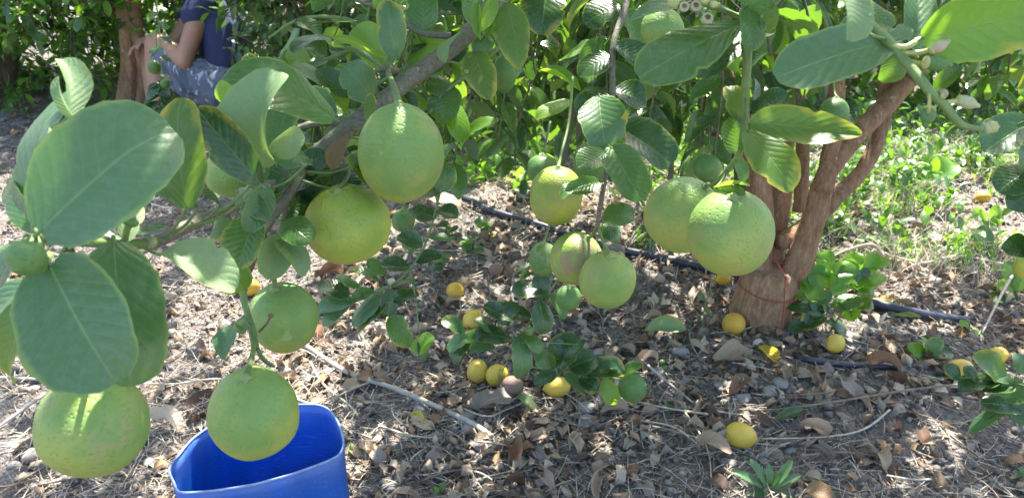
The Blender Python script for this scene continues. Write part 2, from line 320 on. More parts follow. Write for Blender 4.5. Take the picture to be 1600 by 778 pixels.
def plastic():
    t = NT('blue_plastic'); o = t.n('ShaderNodeTexCoord').outputs['Object']
    mp = t.n('ShaderNodeMapping', Vector=o, Scale=(1, 1, .25))
    n = t.noise(mp, 9, 4); f = t.noise(mp, 80, 4); d = t.noise(o, 5, 5, .7)
    c = t.mix(t.rng(n, .3, .7), (.006, .095, .42), (.012, .13, .52))
    c = t.mix(t.rng(f, .58, .75, 0, .25), c, (.05, .2, .6)); c = t.mix(t.rng(d, .5, .75, 0, .35), c, (.12, .18, .28))
    sc = t.noise(t.n('ShaderNodeMapping', Vector=o, Rotation=(0, .4, .5), Scale=(4, 90, 90)), 3, 2); c = t.mix(t.rng(sc, .60, .66, 0, .45), c, (.16, .28, .62)); gr = t.noise(t.n('ShaderNodeMapping', Vector=o, Scale=(1, 1, .12)), 26, 5, .7); c = t.mix(t.rng(gr, .52, .66, 0, .45), c, (.05, .08, .16)); zt = t.rng(t.n('ShaderNodeSeparateXYZ', i0=o).outputs[2], .24, .30); c = t.mix(t.math('MULTIPLY', zt, t.rng(n, .4, .6, .1, .4)), c, (.22, .30, .50))
    p = t.n('ShaderNodeBsdfPrincipled', Base_Color=c, Roughness=t.rng(d, .3, .7, .3, .5), Normal=t.bump(t.math('ADD', n, t.math('MULTIPLY', f, .15)), .3, .003))
    tr = t.n('ShaderNodeBsdfTranslucent', Color=(.01, .22, .85))
    return t.done(t.n('ShaderNodeMixShader', i0=.22, i1=p.outputs[0], i2=tr.outputs[0]))
M['plastic'] = plastic()
M['rim'] = simple('worn_plastic_rim', (.16, .25, .50), (.35, .42, .60), 60, .6, .4, .0006)
def cloth(name, a, b, c2=None):
    t = NT(name); o = t.n('ShaderNodeTexCoord').outputs['Object']; n = t.noise(o, 9, 3); wv = t.noise(o, 500, 2)
    c = t.mix(t.rng(n, .3, .7), a, b)
    if c2:
        s = t.noise(t.n('ShaderNodeMapping', Vector=o, Scale=(3, 3, .8)), 9, 3, .6, 1.2); c = t.mix(t.rng(s, .58, .63), c, c2)
        s2 = t.noise(t.n('ShaderNodeMapping', Vector=o, Location=(4, 2, 1), Scale=(2, 2, 1)), 8, 2, .5, 1.0); c = t.mix(t.rng(s2, .56, .6, 0, .6), c, tuple(x*.55 for x in a))
    return t.done(t.n('ShaderNodeBsdfPrincipled', Base_Color=c, Roughness=.9, Normal=t.bump(t.math('ADD', t.math('MULTIPLY', n, 6), wv), .5, .004)))
M['shirt'] = cloth('navy_cotton', (.026, .034, .095), (.036, .046, .125))
M['shorts'] = cloth('patterned_cotton', (.10, .12, .18), (.16, .18, .25), (.45, .48, .54))

# ------------------------------------------------------------------ leaves
def leaf_geo(a=.6, b=.55, W=.5, bend=.5, fold=.25, wave=.06, curl=0., twist=0., nx=4, ny=6, seed=0, serr=0., pet=.13, tipc=0., petw=.012, freq=2.2, asym=.0, ragged=.0, notch=0, arc=False):
    rr = random.Random(seed); ph = rr.random()*6; ph2 = rr.random()*6
    tm = a/(a+b); nrm = tm**a*(1-tm)**b
    y = z = 0; V = []; UVs = []; cen = []
    for j in range(ny+1):
        t = j/ny; ang = bend*(t-.4)+tipc*max(0, t-.6)*3
        if j: y += math.cos(ang)/ny; z -= math.sin(ang)/ny
        cen.append((y, z, ang))
    yt, zt, _ = cen[-1]; L = math.hypot(yt, zt) if not arc else 1.0; ra = math.atan2(zt, yt)
    ca, sa = math.cos(-ra)/L, math.sin(-ra)/L
    for j in range(ny+1):
        t = j/ny; y, z, ang = cen[j]; te = min(max(t, .012), .992)
        w = max(te**a*(1-te)**b/nrm*W*.5, .012)
        for i in range(nx+1):
            s = -1+2*i/nx; ww = w*(1+serr*rr.uniform(-1, 1)*(abs(s) > .9))
            if notch and (s > 0) == (notch > 0) and abs(s) > .6: ww *= 1-.22*math.exp(-((t-abs(notch))/.035)**2)
            ww *= 1+(asym if s > 0 else -asym)*math.sin(math.pi*t)+ragged*(math.sin(5.3*t*(1.3 if s > 0 else .9)+ph)*.5+math.sin(11*t+ph2)*.3)*min(1, abs(s)*1.2); tw = twist*(t-.3); lx = s*ww*math.cos(fold); lz = abs(s)*ww*math.sin(fold)+curl*s*s*w
            lz += wave*math.sin(freq*math.pi*t+(ph if s < 0 else ph2))*s*s*W
            x2 = lx*math.cos(tw)-lz*math.sin(tw); z2 = lx*math.sin(tw)+lz*math.cos(tw)
            yy = y+z2*math.sin(ang); zz = z+z2*math.cos(ang)
            V.append((x2/L, yy*ca-zz*sa, yy*sa+zz*ca)); UVs.append((s*.5+.5, t))
    F = [(j*(nx+1)+i, j*(nx+1)+i+1, (j+1)*(nx+1)+i+1, (j+1)*(nx+1)+i) for j in range(ny) for i in range(nx)]
    if pet:
        n0 = len(V)
        for (yy, zz, r) in ((.02, 0, petw), (-pet, -pet*.15, petw*1.1)):
            for k in range(4): V.append((r*math.cos(k*math.pi/2), yy, zz+r*math.sin(k*math.pi/2))); UVs.append((.5, .02))
        F += [(n0+k, n0+(k+1) % 4, n0+4+(k+1) % 4, n0+4+k) for k in range(4)]
    return np.array(V), np.array(F), np.array(UVs)
LG = []                      # shared shapes: broad, blunt citrus leaves, each bent its own way
for k in range(10):
    rr = random.Random(50+k)
    LG.append(leaf_geo(a=rr.uniform(.5, .68), b=rr.uniform(.48, .75), W=rr.uniform(.46, .60), bend=rr.uniform(-.1, 1.1), fold=rr.uniform(.1, .45), wave=rr.uniform(.03, .09), curl=rr.uniform(-.2, .2), twist=rr.uniform(-.5, .5), seed=k))
LP = [leaf_geo(a=.75, b=.95, W=.36, bend=.2+.2*k, fold=.3, wave=.04, twist=.2*(k-1), seed=90+k) for k in range(3)]      # pointed leaves
LL = [leaf_geo(a=.6, b=.6, W=.52, bend=.2+.3*k, fold=.3, wave=.03, nx=2, ny=4, seed=70+k, pet=0) for k in range(4)]     # few faces, for far crowns
_lm = {}
def leafme(kind, k, mat):
    key = (kind, k, mat)
    if key not in _lm:
        g = {'g': LG, 'p': LP, 'l': LL}[kind]; V, F, U = g[k % len(g)]; _lm[key] = mesh_np('leaf', V, F, M[mat] if mat in M else DRY[mat], uv=U)
    return _lm[key]
def frame(base, direc, nrm, L):
    y = Vector(direc).normalized(); n = Vector(nrm); x = y.cross(n)
    if x.length < 1e-4: x = y.orthogonal()
    x.normalize(); z = x.cross(y)
    m = Matrix((x, y, z)).transposed()*L
    return Matrix.Translation(base) @ m.to_4x4()
def leaf_obj(name, me, mtx, parent=None, **kw):
    o = bpy.data.objects.new(name, me); COL.objects.link(o)
    if parent is not None: o.parent = parent; o.matrix_parent_inverse = parent.matrix_basis.inverted()
    o.matrix_basis = mtx
    for k, v in kw.items(): o[k] = v
    return o
def merged(name, items, geos, mat, parent=None, **kw):     # items: [(matrix, variant)] -> one mesh
    if not items: return None
    Vs = []; Fs = []; Us = []; As = []; off = 0; rg = np.random.default_rng(len(items))
    by = {}
    for m, k in items: by.setdefault(k % len(geos), []).append(m)
    for k, ms in by.items():
        V, F, U = geos[k]; A = np.array([[list(r) for r in m] for m in ms]); n = len(ms)
        W_ = np.einsum('nij,vj->nvi', A[:, :3, :3], V)+A[:, None, :3, 3]
        Vs.append(W_.reshape(-1, 3)); Fs.append((F[None]+(np.arange(n)*len(V))[:, None, None]+off).reshape(-1, 4)); off += n*len(V)
        Us.append(np.tile(U, (n, 1))); As.append(np.repeat(rg.random(n), len(V)))
    me = mesh_np(name, np.concatenate(Vs), np.concatenate(Fs), mat, uv=np.concatenate(Us), attrs={'rnd': np.concatenate(As)})
    return link(name, me, parent, kind='stuff', **kw)

class Branch:
    """A branch, shoot or small plant: an empty with stems, twigs and leaves as parts."""
    def __init__(s, name, base, label, cat, group=None, bark='barkg'):
        s.root = empty(name, base, label=label, category=cat); s.bark = bark; s.paths = []; s.tw = Geo(); s.twn = 0
        if group: s.root['group'] = group
    def stem(s, pts, rad, mat=None, name='stem', seg=10, lump=.12):
        pts = [Vector(p) for p in pts]
        if isinstance(rad, (int, float)): rad = [rad, rad*.7] if len(pts) == 2 else [rad*(1-.5*i/(len(pts)-1)) for i in range(len(pts))]
        g = Geo().tube(pts, rad, seg, lump, len(s.paths)); link(name, g.mesh(name, M[mat or s.bark]), s.root)
        s.paths.append(smooth_path(pts, rad)[0]); return s
    def near(s, p):
        best = None
        for pa in s.paths:
            for i in range(len(pa)-1):
                a, b = pa[i], pa[i+1]; ab = b-a; t = max(0, min(1, (p-a).dot(ab)/max(ab.length_squared, 1e-9))); q = a+ab*t
                if best is None or (q-p).length < best[0]: best = ((q-p).length, q)
        return best
    def petiole(s, p, r=.0012, maxd=.09):
        b = s.near(p)
        if b and .004 < b[0] < maxd:
            midp = (p+b[1])/2+Vector((0, 0, -.1*b[0])); g = Geo().tube([b[1], midp, p], [r*1.2, r, r], 6); link('petiole', g.mesh('petiole', M['shoot']), s.root)
    def leaf(s, bs, ts, wpx, d, d2=None, mat='leaf', n=(0, .3, 1), bend=.4, fold=.15, hero=True, pet=True, label=None, **kw):
        """base and tip in photo pixels at depths d and d2, width in pixels, n the way it faces in camera axes"""
        d2 = d2 or d; B = P(*bs[:2], d); T = P(*ts[:2], d2); L = (T-B).length; Wd = wpx/FPX*(d+d2)/2/L
        N = RT*n[0]+UP*n[1]-FW*n[2]; kw.setdefault('a', .55); kw.setdefault('b', .5); kw.setdefault('wave', .05); q = random.Random(int(bs[0]*3+ts[1])); kw.setdefault('asym', q.uniform(-.14, .14)); kw.setdefault('ragged', .06); kw.setdefault('notch', q.choice([0, 0, .35, -.55, .7, -.4]));  kw.setdefault('twist', q.uniform(-.45, .45)); kw.setdefault('curl', q.uniform(-.3, .35)); kw.setdefault('tipc', q.uniform(-.1, .5))
        big = L*FPX/d > 75
        V, F, U = leaf_geo(W=Wd*1.04, bend=bend, fold=fold, nx=10 if big else 6, ny=18 if big else 9, seed=int(bs[0]*7+ts[1])+4000, serr=.035 if big else .02, pet=.05, petw=.0012/L, **kw)
        o = leaf_obj('leaf', mesh_np('leaf', V, F, M[mat], uv=U), frame(B, T-B, N, L), s.root)
        if label: o['label'] = label
        if pet: s.petiole(B)
        return o
    def auto(s, path, n, L, mats=('leaf',), seed=0, droop=.35, start=.1, kind='g', spread=1.0, end=1.0):
        rr = random.Random(seed); pa = smooth_path([Vector(p) for p in path], [.003]*len(path))[0]; m = len(pa)
        for i in range(n):
            t = start+(end-start)*(i+rr.random()*.6)/n; k = min(int(t*(m-1)), m-2); p = pa[k].lerp(pa[k+1], t*(m-1)-k) ; ax = (pa[k+1]-pa[k]).normalized()
            a = i*2.4+rr.uniform(-.4, .4); o = ax.orthogonal().normalized(); o = Quaternion(ax, a) @ o
            d = (o*spread+ax*rr.uniform(.3, .9)+Vector((0, 0, -droop*rr.uniform(.3, 1.6)))).normalized()
            nn = (Vector((rr.uniform(-.5, .5), rr.uniform(-.5, .5), 1))+o*-.2)
            leaf_obj('leaf', leafme(kind, rr.randrange(10), rr.choice(mats)), frame(p+d*.006, d, nn, L*rr.uniform(.65, 1.15)), s.root)
    def done(s):
        return s.root

# ------------------------------------------------------------------ lemons
def fruit_geo(D, H, seed=0, nip=.5, seg=36, rings=26, neck=.25):
    rr = random.Random(seed); V = []; F = []; s1, s2 = rr.random()*9, rr.random()*9
    for j in range(rings+1):
        a = math.pi*j/rings; c = math.cos(a); r = max(math.sin(a), 0)**.92; z = c*.5
        if c < 0: z -= .075*nip*math.exp(-(r/.20)**2)*1.0; r *= 1
        if c > 0: z += .04*neck*math.exp(-(r/.25)**2)
        for k in range(seg):
            b = 2*math.pi*k/seg
            lump = 1+.06*(float(vnoise(math.cos(b)*1.3+s1, math.sin(b)*1.3+c*1.4+s2, 1, 11))-.5)*2+.012*math.cos(7*b+s1)*math.exp(-((c-.95)/.25)**2)
            V.append((r*.5*D*math.cos(b)*lump, r*.5*D*math.sin(b)*lump, z*H))
    for j in range(rings):
        for k in range(seg): F.append((j*seg+k, (j+1)*seg+k, (j+1)*seg+(k+1) % seg, j*seg+(k+1) % seg))
    return V, F
def calyx_geo(z, r):
    g = Geo(); V = []; F = []
    for k in range(10):
        a = k*math.pi/5; q = r*(1 if k % 2 == 0 else .6); V += [(q*math.cos(a), q*math.sin(a), z-(.0008 if k % 2 == 0 else 0)), (r*.3*math.cos(a), r*.3*math.sin(a), z+.003)]
    for k in range(10): F.append((2*k, (2*k+2) % 20, (2*k+3) % 20, 2*k+1))
    g.add(V, F); g.ball((0, 0, z+.0022), r*.42, 1, 1, .6, 8, 4); return g
def hanging(cx, cy, wpx, hpx, d, mat, label, stalk=None, tilt=(0, 0), group='lemons hanging on the trees', seed=None, nip=.6, sr=.0022, name='lemon', neck=.25):
    """a lemon on its stalk; stalk = pixel and depth points from the fruit up to the twig"""
    D = wpx/FPX*d; H = hpx/FPX*d; c = P(cx, cy, d); sd = seed if seed is not None else int(cx+cy)
    o = link(name, mesh_np('lemon', *fruit_geo(D, H, sd, nip, neck=neck), M[mat]), label=label, category='lemon', group=group)
    o.location = c; q = Matrix.Rotation(R(tilt[0]), 4, 'Y') @ Matrix.Rotation(R(tilt[1]), 4, 'X'); o.matrix_basis = Matrix.Translation(c) @ q @ Matrix.Rotation(sd*.7, 4, 'Z')
    ca = bpy.data.objects.new('calyx', calyx_geo(H*.5+.0005+.04*neck*H*.6, min(.008, D*.12)).mesh('calyx', M['calyx'])); COL.objects.link(ca); ca.parent = o
    top = o.matrix_basis @ Vector((0, 0, H*.5+.002))
    pts = [top]+([P(*s) for s in stalk] if stalk else [top+Vector((0, 0, .02))])
    mi = o.matrix_basis.inverted(); st = bpy.data.objects.new('stalk', Geo().tube([mi @ p for p in pts], [sr*1.15]+[sr]*(len(pts)-1), 8).mesh('stalk', M['shoot'])); COL.objects.link(st); st.parent = o
    return o

# ================================================================== GROUND
def axis(lo, hi, st, near, far):
    c = list(np.arange(lo, hi, st)); a = []; b = []; s = st; v = lo
    while v > near: s *= 1.18; v -= s; a.append(v)
    s = st; v = c[-1]
    while v < far: s *= 1.12; v += s; b.append(v)
    return np.array(a[::-1]+c+b)
gx = axis(-2.2, 2.7, .0125, -150, 150); gy = axis(.7, 4.6, .0125, -30, 220)
X, Y = np.meshgrid(gx, gy); Z = gh(X, Y); nx_, ny_ = len(gx), len(gy)
idx = (np.arange(ny_-1)[:, None]*nx_+np.arange(nx_-1)[None]).ravel()
link('ground', mesh_np('ground', np.stack([X.ravel(), Y.ravel(), Z.ravel()], 1), np.stack([idx, idx+1, idx+nx_+1, idx+nx_], 1), M['soil']), kind='structure')

def scatter(n, dens=None, x=(-2.6, 3.4), y=(.8, 6.5), seed=0, far=.5):
    """points on the ground, thinner with distance"""
    rg = np.random.default_rng(seed); out = []
    while len(out) < n:
        yy = y[0]+(y[1]-y[0])*rg.random(4000)**(1+far); hw = .25+yy*.72
        xx = (rg.random(4000)*2-1)*np.minimum(hw, 3.6)+.1
        k = np.ones(4000) if dens is None else dens(xx, yy)
        ok = rg.random(4000) < k; out += list(zip(xx[ok], yy[ok]))
    a = np.array(out[:n]); return a[:, 0], a[:, 1], rg
def leafdens(x, y):                      # litter lies thick round the trunk and to the back, thin on the left and front right
    d = np.hypot(x-TB[0]*.75, (y-TB[1])*1.1); base = np.exp(-(d/1.05)**2)*1.1+.22
    base *= .35+1.3*vnoise(x, y, 3.2, 21); base = np.where((x > .35) & (y < 1.55), base*.35, base); return np.clip(base, .05, 1)
def frames(xs, ys, zs, L, rg, tiltmax=.5, lift=0):
    n = len(xs); a = rg.random(n)*6.283; tl = rg.normal(0, tiltmax, (n, 2)); out = []
    for i in range(n):
        d = Vector((math.cos(a[i]), math.sin(a[i]), math.sin(tl[i, 0])*.6)); nn = Vector((tl[i, 1], tl[i, 0]*.4, 1))
        if rg.random() < .35: nn = -nn
        l = L[i]; out.append(frame((xs[i]-d.x*l*.5, ys[i]-d.y*l*.5, zs[i]-d.z*l*.5+lift+l*.07), d, nn, l))
    return out
# curled dry leaf shapes
DG = []
for k in range(12):
    rr = random.Random(300+k)
    DG.append(leaf_geo(a=rr.uniform(.5, .8), b=rr.uniform(.5, .9), W=rr.uniform(.42, .66), bend=(-1)**k*rr.uniform(.5, 3.0), fold=rr.uniform(0, .9), wave=rr.uniform(.10, .26), curl=rr.uniform(-.6, 1.9), twist=rr.uniform(-2.2, 2.2), nx=4, ny=7, seed=k, serr=.06, pet=0, arc=True))
DS = [leaf_geo(a=.6, b=.7, W=.5, bend=(-1)**k*random.Random(k).uniform(1.2, 3.2), fold=.4, wave=.2, curl=random.Random(k+5).uniform(-1.0, 1.8), twist=random.Random(k+9).uniform(-1.5, 1.5), nx=2, ny=3, seed=400+k, pet=0, serr=.15, arc=True) for k in range(8)]
NL = 19000; xs, ys, rg = scatter(NL, leafdens, seed=31, far=.25); zs = gh(xs, ys); Ls = .009+.060*rg.random(NL)**2.7
merged('leaf_litter', [(m, int(k)) for m, k in zip(frames(xs, ys, zs, Ls, rg, .8), rg.integers(0, 8, NL))], DS, M['litter'])
# straw and fine twigs
def strands(name, n, mat, dens, seed, l0, l1, r0, r1, lift=.004):
    xs, ys, rg = scatter(n, dens, seed=seed, far=.3); zs = gh(xs, ys); m = 4; ang = rg.random(n)*6.283; L = l0+(l1-l0)*rg.random(n)**2; cur = rg.normal(0, .6, n)
    V = np.zeros((n, m, 3, 3)); rad = r0+(r1-r0)*rg.random(n); up = rg.random(n)*lift*4+lift*.2; tl = rg.normal(0, .10, n)
    px_, py_ = xs.copy(), ys.copy(); pz = zs+up
    for j in range(m):
        a = ang+cur*(j/m-.5); 
        if j: px_ = px_+np.cos(a)*L/m; py_ = py_+np.sin(a)*L/m; pz = np.maximum(gh(px_, py_)+rad, pz+tl*L/m)
        for k in range(3):
            b = 2.094*k; q = rad*(1-.5*j/m); V[:, j, k, 0] = px_-np.sin(a)*q*math.cos(b); V[:, j, k, 1] = py_+np.cos(a)*q*math.cos(b); V[:, j, k, 2] = pz+q*math.sin(b)
    F = np.array([(j*3+k, j*3+(k+1) % 3, (j+1)*3+(k+1) % 3, (j+1)*3+k) for j in range(m-1) for k in range(3)])
    F = (F[None]+(np.arange(n)*m*3)[:, None, None]).reshape(-1, 4)
    me = mesh_np(name, V.reshape(-1, 3), F, mat, attrs={'rnd': np.repeat(rg.random(n), m*3)}); link(name, me, kind='stuff')
strands('straw', 24000, M['straw'], lambda x, y: np.clip(.2+vnoise(x, y, 2.5, 22)*.9, 0, 1), 41, .02, .17, .0004, .0017)
strands('fine_twigs', 3600, M['twigbrown'], None, 42, .04, .22, .0008, .002)
# crumbs of soil and gravel
def lump_geo(seed):
    rr = random.Random(seed); g = Geo(); g.ball((0, 0, 0), 1, 1, rr.uniform(.6, .9), rr.uniform(.5, .8), 6, 4); V = g.V[0]
    for v in V: v *= 1+.35*(float(vnoise(v[0]*1.5+seed, v[1]*1.5+v[2], 1, 12))-.5)*2
    return V, g.F[0], np.zeros((len(V), 2))
CG = [lump_geo(k) for k in range(6)]
def crumbs(name, n, mat, s0, s1, seed, dens=None):
    xs, ys, rg = scatter(n, dens, seed=seed, far=.7); zs = gh(xs, ys); sz = s0+(s1-s0)*rg.random(n)**3; it = []
    for i in range(n):
        q = Quaternion((rg.normal(), rg.normal(), rg.normal(), rg.normal())).normalized(); it.append((Matrix.Translation((xs[i], ys[i], zs[i]+sz[i]*.25)) @ q.to_matrix().to_4x4() @ Matrix.Scale(sz[i], 4), int(rg.integers(0, 6))))
    merged(name, it, CG, mat)
crumbs('soil_crumbs', 24000, M['crumb'], .002, .015, 51)
crumbs('gravel', 2200, M['stone'], .003, .011, 52)

# ------------------------------------------------------------------ landmarks used to tell litter pieces apart
MARKS = [('blue bucket', 400, 735), ('long pale stick', 620, 605), ('foot of the trunk', 1185, 515), ('lone front lemon', 1158, 705), ('two sunlit ripe lemons', 762, 600),
         ('ripe lemon by the spray', 871, 625), ('two touching green lemons', 1100, 430), ('long-leaved weed', 1200, 765), ('leafy sucker', 1310, 480), ('right edge spray', 1560, 610),
         ('small orange lemon', 711, 465), ('largest hanging lemon', 145, 740), ('green fruit on the soil', 988, 625), ('bend of the pipe', 1350, 480), ('bare lower right soil', 1480, 740), ('low leafy spray', 780, 520), ('low hanging shoot', 580, 470)]
USED = set()
def where(px, py, head=''):
    """head + a place that no other piece of the same look has yet"""
    bm = sorted(MARKS, key=lambda m: (m[1]-px)**2+((m[2]-py)*1.5)**2); c = []
    for m in bm[:4]:
        dx, dy = px-m[1], (py-m[2])*1.5; dd = math.hypot(dx, dy); s = ('right of' if dx > 0 else 'left of') if abs(dx) > abs(dy) else ('in front of' if dy > 0 else 'behind')
        c.append(('well ' if dd > 150 else 'close ' if dd < 60 else '')+f'{s} the {m[0]}')
    c += [f'between the {bm[i][0]} and the {bm[j][0]}' for i, j in ((0, 1), (0, 2), (1, 2), (0, 3))]
    for x in c:
        t = (head+' '+x).strip()
        if t not in USED and len(t.split()) <= 16: USED.add(t); return t
    return (head+' '+c[0]).strip()
# individual dry leaves, the largest ones
FORMS = ['curled', 'flat', 'twisted', 'folded', 'crumpled', 'arched']
dl = []; xs, ys, rg = scatter(1200, leafdens, seed=61, far=.7, y=(.95, 3.4)); zs = gh(xs, ys)
for i in range(1200):
    pp = proj((xs[i], ys[i], zs[i]))
    if pp and -10 < pp[0] < 1610 and 200 < pp[1] < 785: dl.append((i, pp))
dl = dl[:275]; LD = .035+.045*rg.random(1200); mats_ = ['tan', 'tan', 'pale', 'brown', 'grey', 'rusty', 'tan', 'brown']
dmesh = {(k, m): mesh_np('dry_leaf', *DG[k][:2], DRY[m], uv=DG[k][2]) for k in range(12) for m in DRY}
def dry_leaf(mtx, k, m, label): leaf_obj('dry_leaf', dmesh[(k % 12, m)], mtx, label=label, category='dry leaf', group='dry fallen leaves on the ground')
fr_ = frames(xs, ys, zs, LD, rg, .35, .004)
for i, pp in dl:
    k = i % 12; m = mats_[(i*5+i//7) % 8]; sz = 'large' if LD[i] > .065 else 'small' if LD[i] < .048 else 'medium'
    dry_leaf(fr_[i], k, m, where(pp[0], pp[1], f'{sz} {FORMS[k % 6]} {m} dry leaf'))
def dleaf(b, t, k, m, label, n=(0, 0, 1), lift=.012, lift2=.012):
    B = G(*b, lift); T = G(*t, lift2); leaf_obj('dry_leaf', dmesh[(k, m)], frame(B, T-B, n, (T-B).length), label=label, category='dry leaf', group='dry fallen leaves on the ground')
dleaf((1085, 697), (1150, 710), 2, 'tan', 'broad tan dry leaf touching the front of the lone ripe lemon', lift2=.02)
dleaf((690, 640), (745, 605), 1, 'rusty', 'big rusty curled dry leaf below the two sunlit ripe lemons', lift=.03, lift2=.03)
dleaf((745, 640), (812, 625), 4, 'grey', 'greyish blistered dry leaf right of the rusty curled one', lift=.02, lift2=.02)
dleaf((1115, 560), (1180, 545), 5, 'tan', 'long tan folded leaf in front of the ripe lemon at the trunk', lift=.02)
dleaf((1215, 690), (1262, 668), 3, 'tan', 'tan rolled dry leaf standing above the long-leaved weed', lift=.01, lift2=.03)
dleaf((665, 315), (720, 330), 4, 'tan', 'tan cupped dry leaf at the near end of the black pipe', lift=.02, lift2=.02)
dleaf((300, 655), (335, 600), 7, 'brown', 'brown curled dry leaf behind the bucket rim', lift=.02, lift2=.02)
dleaf((255, 660), (282, 680), 8, 'pale', 'pale crumpled dry leaf left of the bucket', lift=.01)
# fallen green leaves
def gleaf(b, t, wpx, mat, label, bend=.4, curl=.3, lift=.015, n=(0, -.2, 1)):
    B = G(*b, lift); T = G(*t, lift*1.6); L = (T-B).length; d = (B-CAM).dot(FW)
    V, F, U = leaf_geo(W=wpx/FPX*d/L, bend=bend, fold=.15, curl=curl, nx=6, ny=10, seed=int(b[0]), serr=.02)
    leaf_obj('green_leaf', mesh_np('green_leaf', V, F, M[mat], uv=U), frame(B, T-B, n, L), label=label, category='leaf', group='green leaves fallen on the ground')
gleaf((1010, 515), (1072, 515), 30, 'leafu', 'pale green fallen leaf cupped on the litter left of the trunk', .5, .7, .03, (0, -.5, 1))
gleaf((1190, 540), (1212, 565), 26, 'leafyy', 'pale yellow-green fallen leaf right before the trunk', .3)
gleaf((1395, 492), (1440, 496), 12, 'leafye', 'bright yellow fallen leaf by the black pipe', .2, lift=.04)
gleaf((1258, 640), (1212, 655), 18, 'leaf', 'small green leaf on soil above the long-leaved weed', .3)
gleaf((645, 645), (660, 660), 18, 'leafyy', 'tiny yellow leaf on bare soil below the pale stick', .3)
gleaf((805, 618), (835, 640), 16, 'leafu', 'pale leaf with torn edge left of the ripe lemon by the green spray', .8, .5)
gleaf((1260, 765), (1300, 778), 34, 'leafbr', 'olive brown fallen leaf right of the long-leaved weed', .5, .4)
gleaf((1145, 600), (1170, 590), 22, 'leafbr', 'dull olive fallen leaf between the stones before the trunk', .3)
# stones
st_me = []
for k in range(8):
    rr = random.Random(k+700); g = Geo(); g.ball((0, 0, 0), 1, 1, rr.uniform(.65, .95), rr.uniform(.5, .75), 14, 9); V = g.V[0]
    for v in V: v *= 1+.25*(float(vnoise(v[0]*1.4+k*3+v[2], v[1]*1.4-v[2], 1, 13))-.5)*2+.09*(float(vnoise(v[0]*5+k, v[1]*5+v[2]*4, 1, 14))-.5)
    st_me.append(mesh_np('stone', V, g.F[0], M['stone']))
def stone(px, py, wpx, k, label, rot=0, sq=.8):
    p = G(px, py); d = (p-CAM).dot(FW); r = wpx/FPX*d/2
    o = link('stone', st_me[k % 8], label=label, category='stone', group='stones on the ground'); o.matrix_basis = Matrix.Translation(p+Vector((0, 0, r*.22))) @ Matrix.Rotation(rot, 4, 'Z') @ Matrix.Diagonal((r, r, r*sq, 1))
for a in [(658, 643, 32, 0, 'angular grey stone touching the pale stick'), (730, 655, 34, 1, 'flat slate grey stone under the blistered leaf'), (732, 672, 26, 2, 'rounded grey stone at the lower end of the pale stick'),
          (613, 762, 24, 3, 'smooth pale stone right of the bucket at the front'), (752, 700, 24, 4, 'grey stone lying below the end of the pale stick'), (920, 640, 34, 5, 'pale block-like stone under the low green spray'), (918, 660, 34, 6, 'flat pale stone below the block-like one'),
          (1065, 552, 30, 7, 'round brownish grey stone in litter left of the trunk'), (1072, 595, 20, 0, 'small oval stone below the brownish round one'), (1160, 625, 28, 1, 'pale angular stone above the lone front lemon'), (1145, 602, 22, 2, 'grey stone between two pale stones before the trunk'),
          (1125, 604, 22, 3, 'light stone at the left of three before the trunk'), (1205, 615, 30, 4, 'light grey broad stone right of the angular one'), (1220, 602, 28, 5, 'dark brown round stone in front of the trunk'), (48, 715, 32, 6, 'grey stone at the left edge below the large lemon'),
          (20, 730, 22, 7, 'small stone in the lower left corner'), (1290, 632, 26, 1, 'grey stone right of the small green leaf'), (740, 628, 20, 4, 'tiny pale pebble under the two sunlit lemons'), (560, 690, 14, 2, 'white chip of stone right of the bucket'), (600, 700, 14, 5, 'small grey stone right of the white chip'),
          (688, 715, 22, 0, 'pale crumbly stone below the pale stick'), (1235, 705, 20, 3, 'blue grey stone right of the lone front lemon'), (860, 700, 18, 6, 'small stone in front of the ripe lemon by the spray'), (1020, 700, 16, 2, 'small stone left of the lone front lemon')]:
    stone(*a, rot=a[0])
xs, ys, rg = scatter(150, seed=71, far=.5, y=(1., 2.8)); c = 0
for i in range(150):
    pp = proj((xs[i], ys[i], 0))
    if pp and 0 < pp[0] < 1600 and 430 < pp[1] < 778 and c < 60 and not (250 < pp[0] < 560 and pp[1] > 600):
        c += 1; wpx = 9+16*rg.random()**1.5; stone(pp[0], pp[1], wpx, i, where(pp[0], pp[1], f"{'small' if wpx < 15 else 'medium'} {['round', 'flat', 'angular', 'knobbly'][i % 4]} stone"), i)
# sticks
def stick(pts, wpx, label, mat='stick', lift=.012, cat='stick', name='dry_stick', taper=.55, lump=.25):
    pp = [G(*p[:2], p[2] if len(p) > 2 else lift) for p in pts]; d = (pp[0]-CAM).dot(FW); r = wpx/FPX*d/2
    g = Geo().tube(pp, [r*(1-(1-taper)*i/(len(pp)-1)) for i in range(len(pp))], 8, lump, int(pts[0][0]))
    link(name, g.mesh(name, M[mat]), label=label, category=cat, group='sticks and twigs on the ground')
stick([(478, 540, .02), (540, 580, .02), (618, 607, .02), (690, 638, .02), (735, 660, .015), (768, 682, .008)], 7.5, 'long pale weathered stick lying across the soil', taper=1.1)
stick([(458, 622, .03), (500, 632, .02), (545, 610, .02), (615, 582, .02)], 4.5, 'thin pale twig crossing the long stick near the bucket')
stick([(485, 565, .03), (505, 600, .015), (545, 632, .02), (560, 650, .01)], 4, 'bent thin twig right of the hanging lemon', 'straw')
stick([(592, 664), (640, 680), (690, 684)], 4, 'short curved twig below the long pale stick', 'straw')
stick([(400, 605, .03), (340, 592, .03), (260, 600, .02), (150, 592, .02)], 4, 'thin pale twig running left behind the bucket', 'straw')
stick([(0, 668, .02), (35, 640, .04), (95, 598, .03), (130, 575, .02)], 7, 'split greyish stick at the left edge', 'stick')
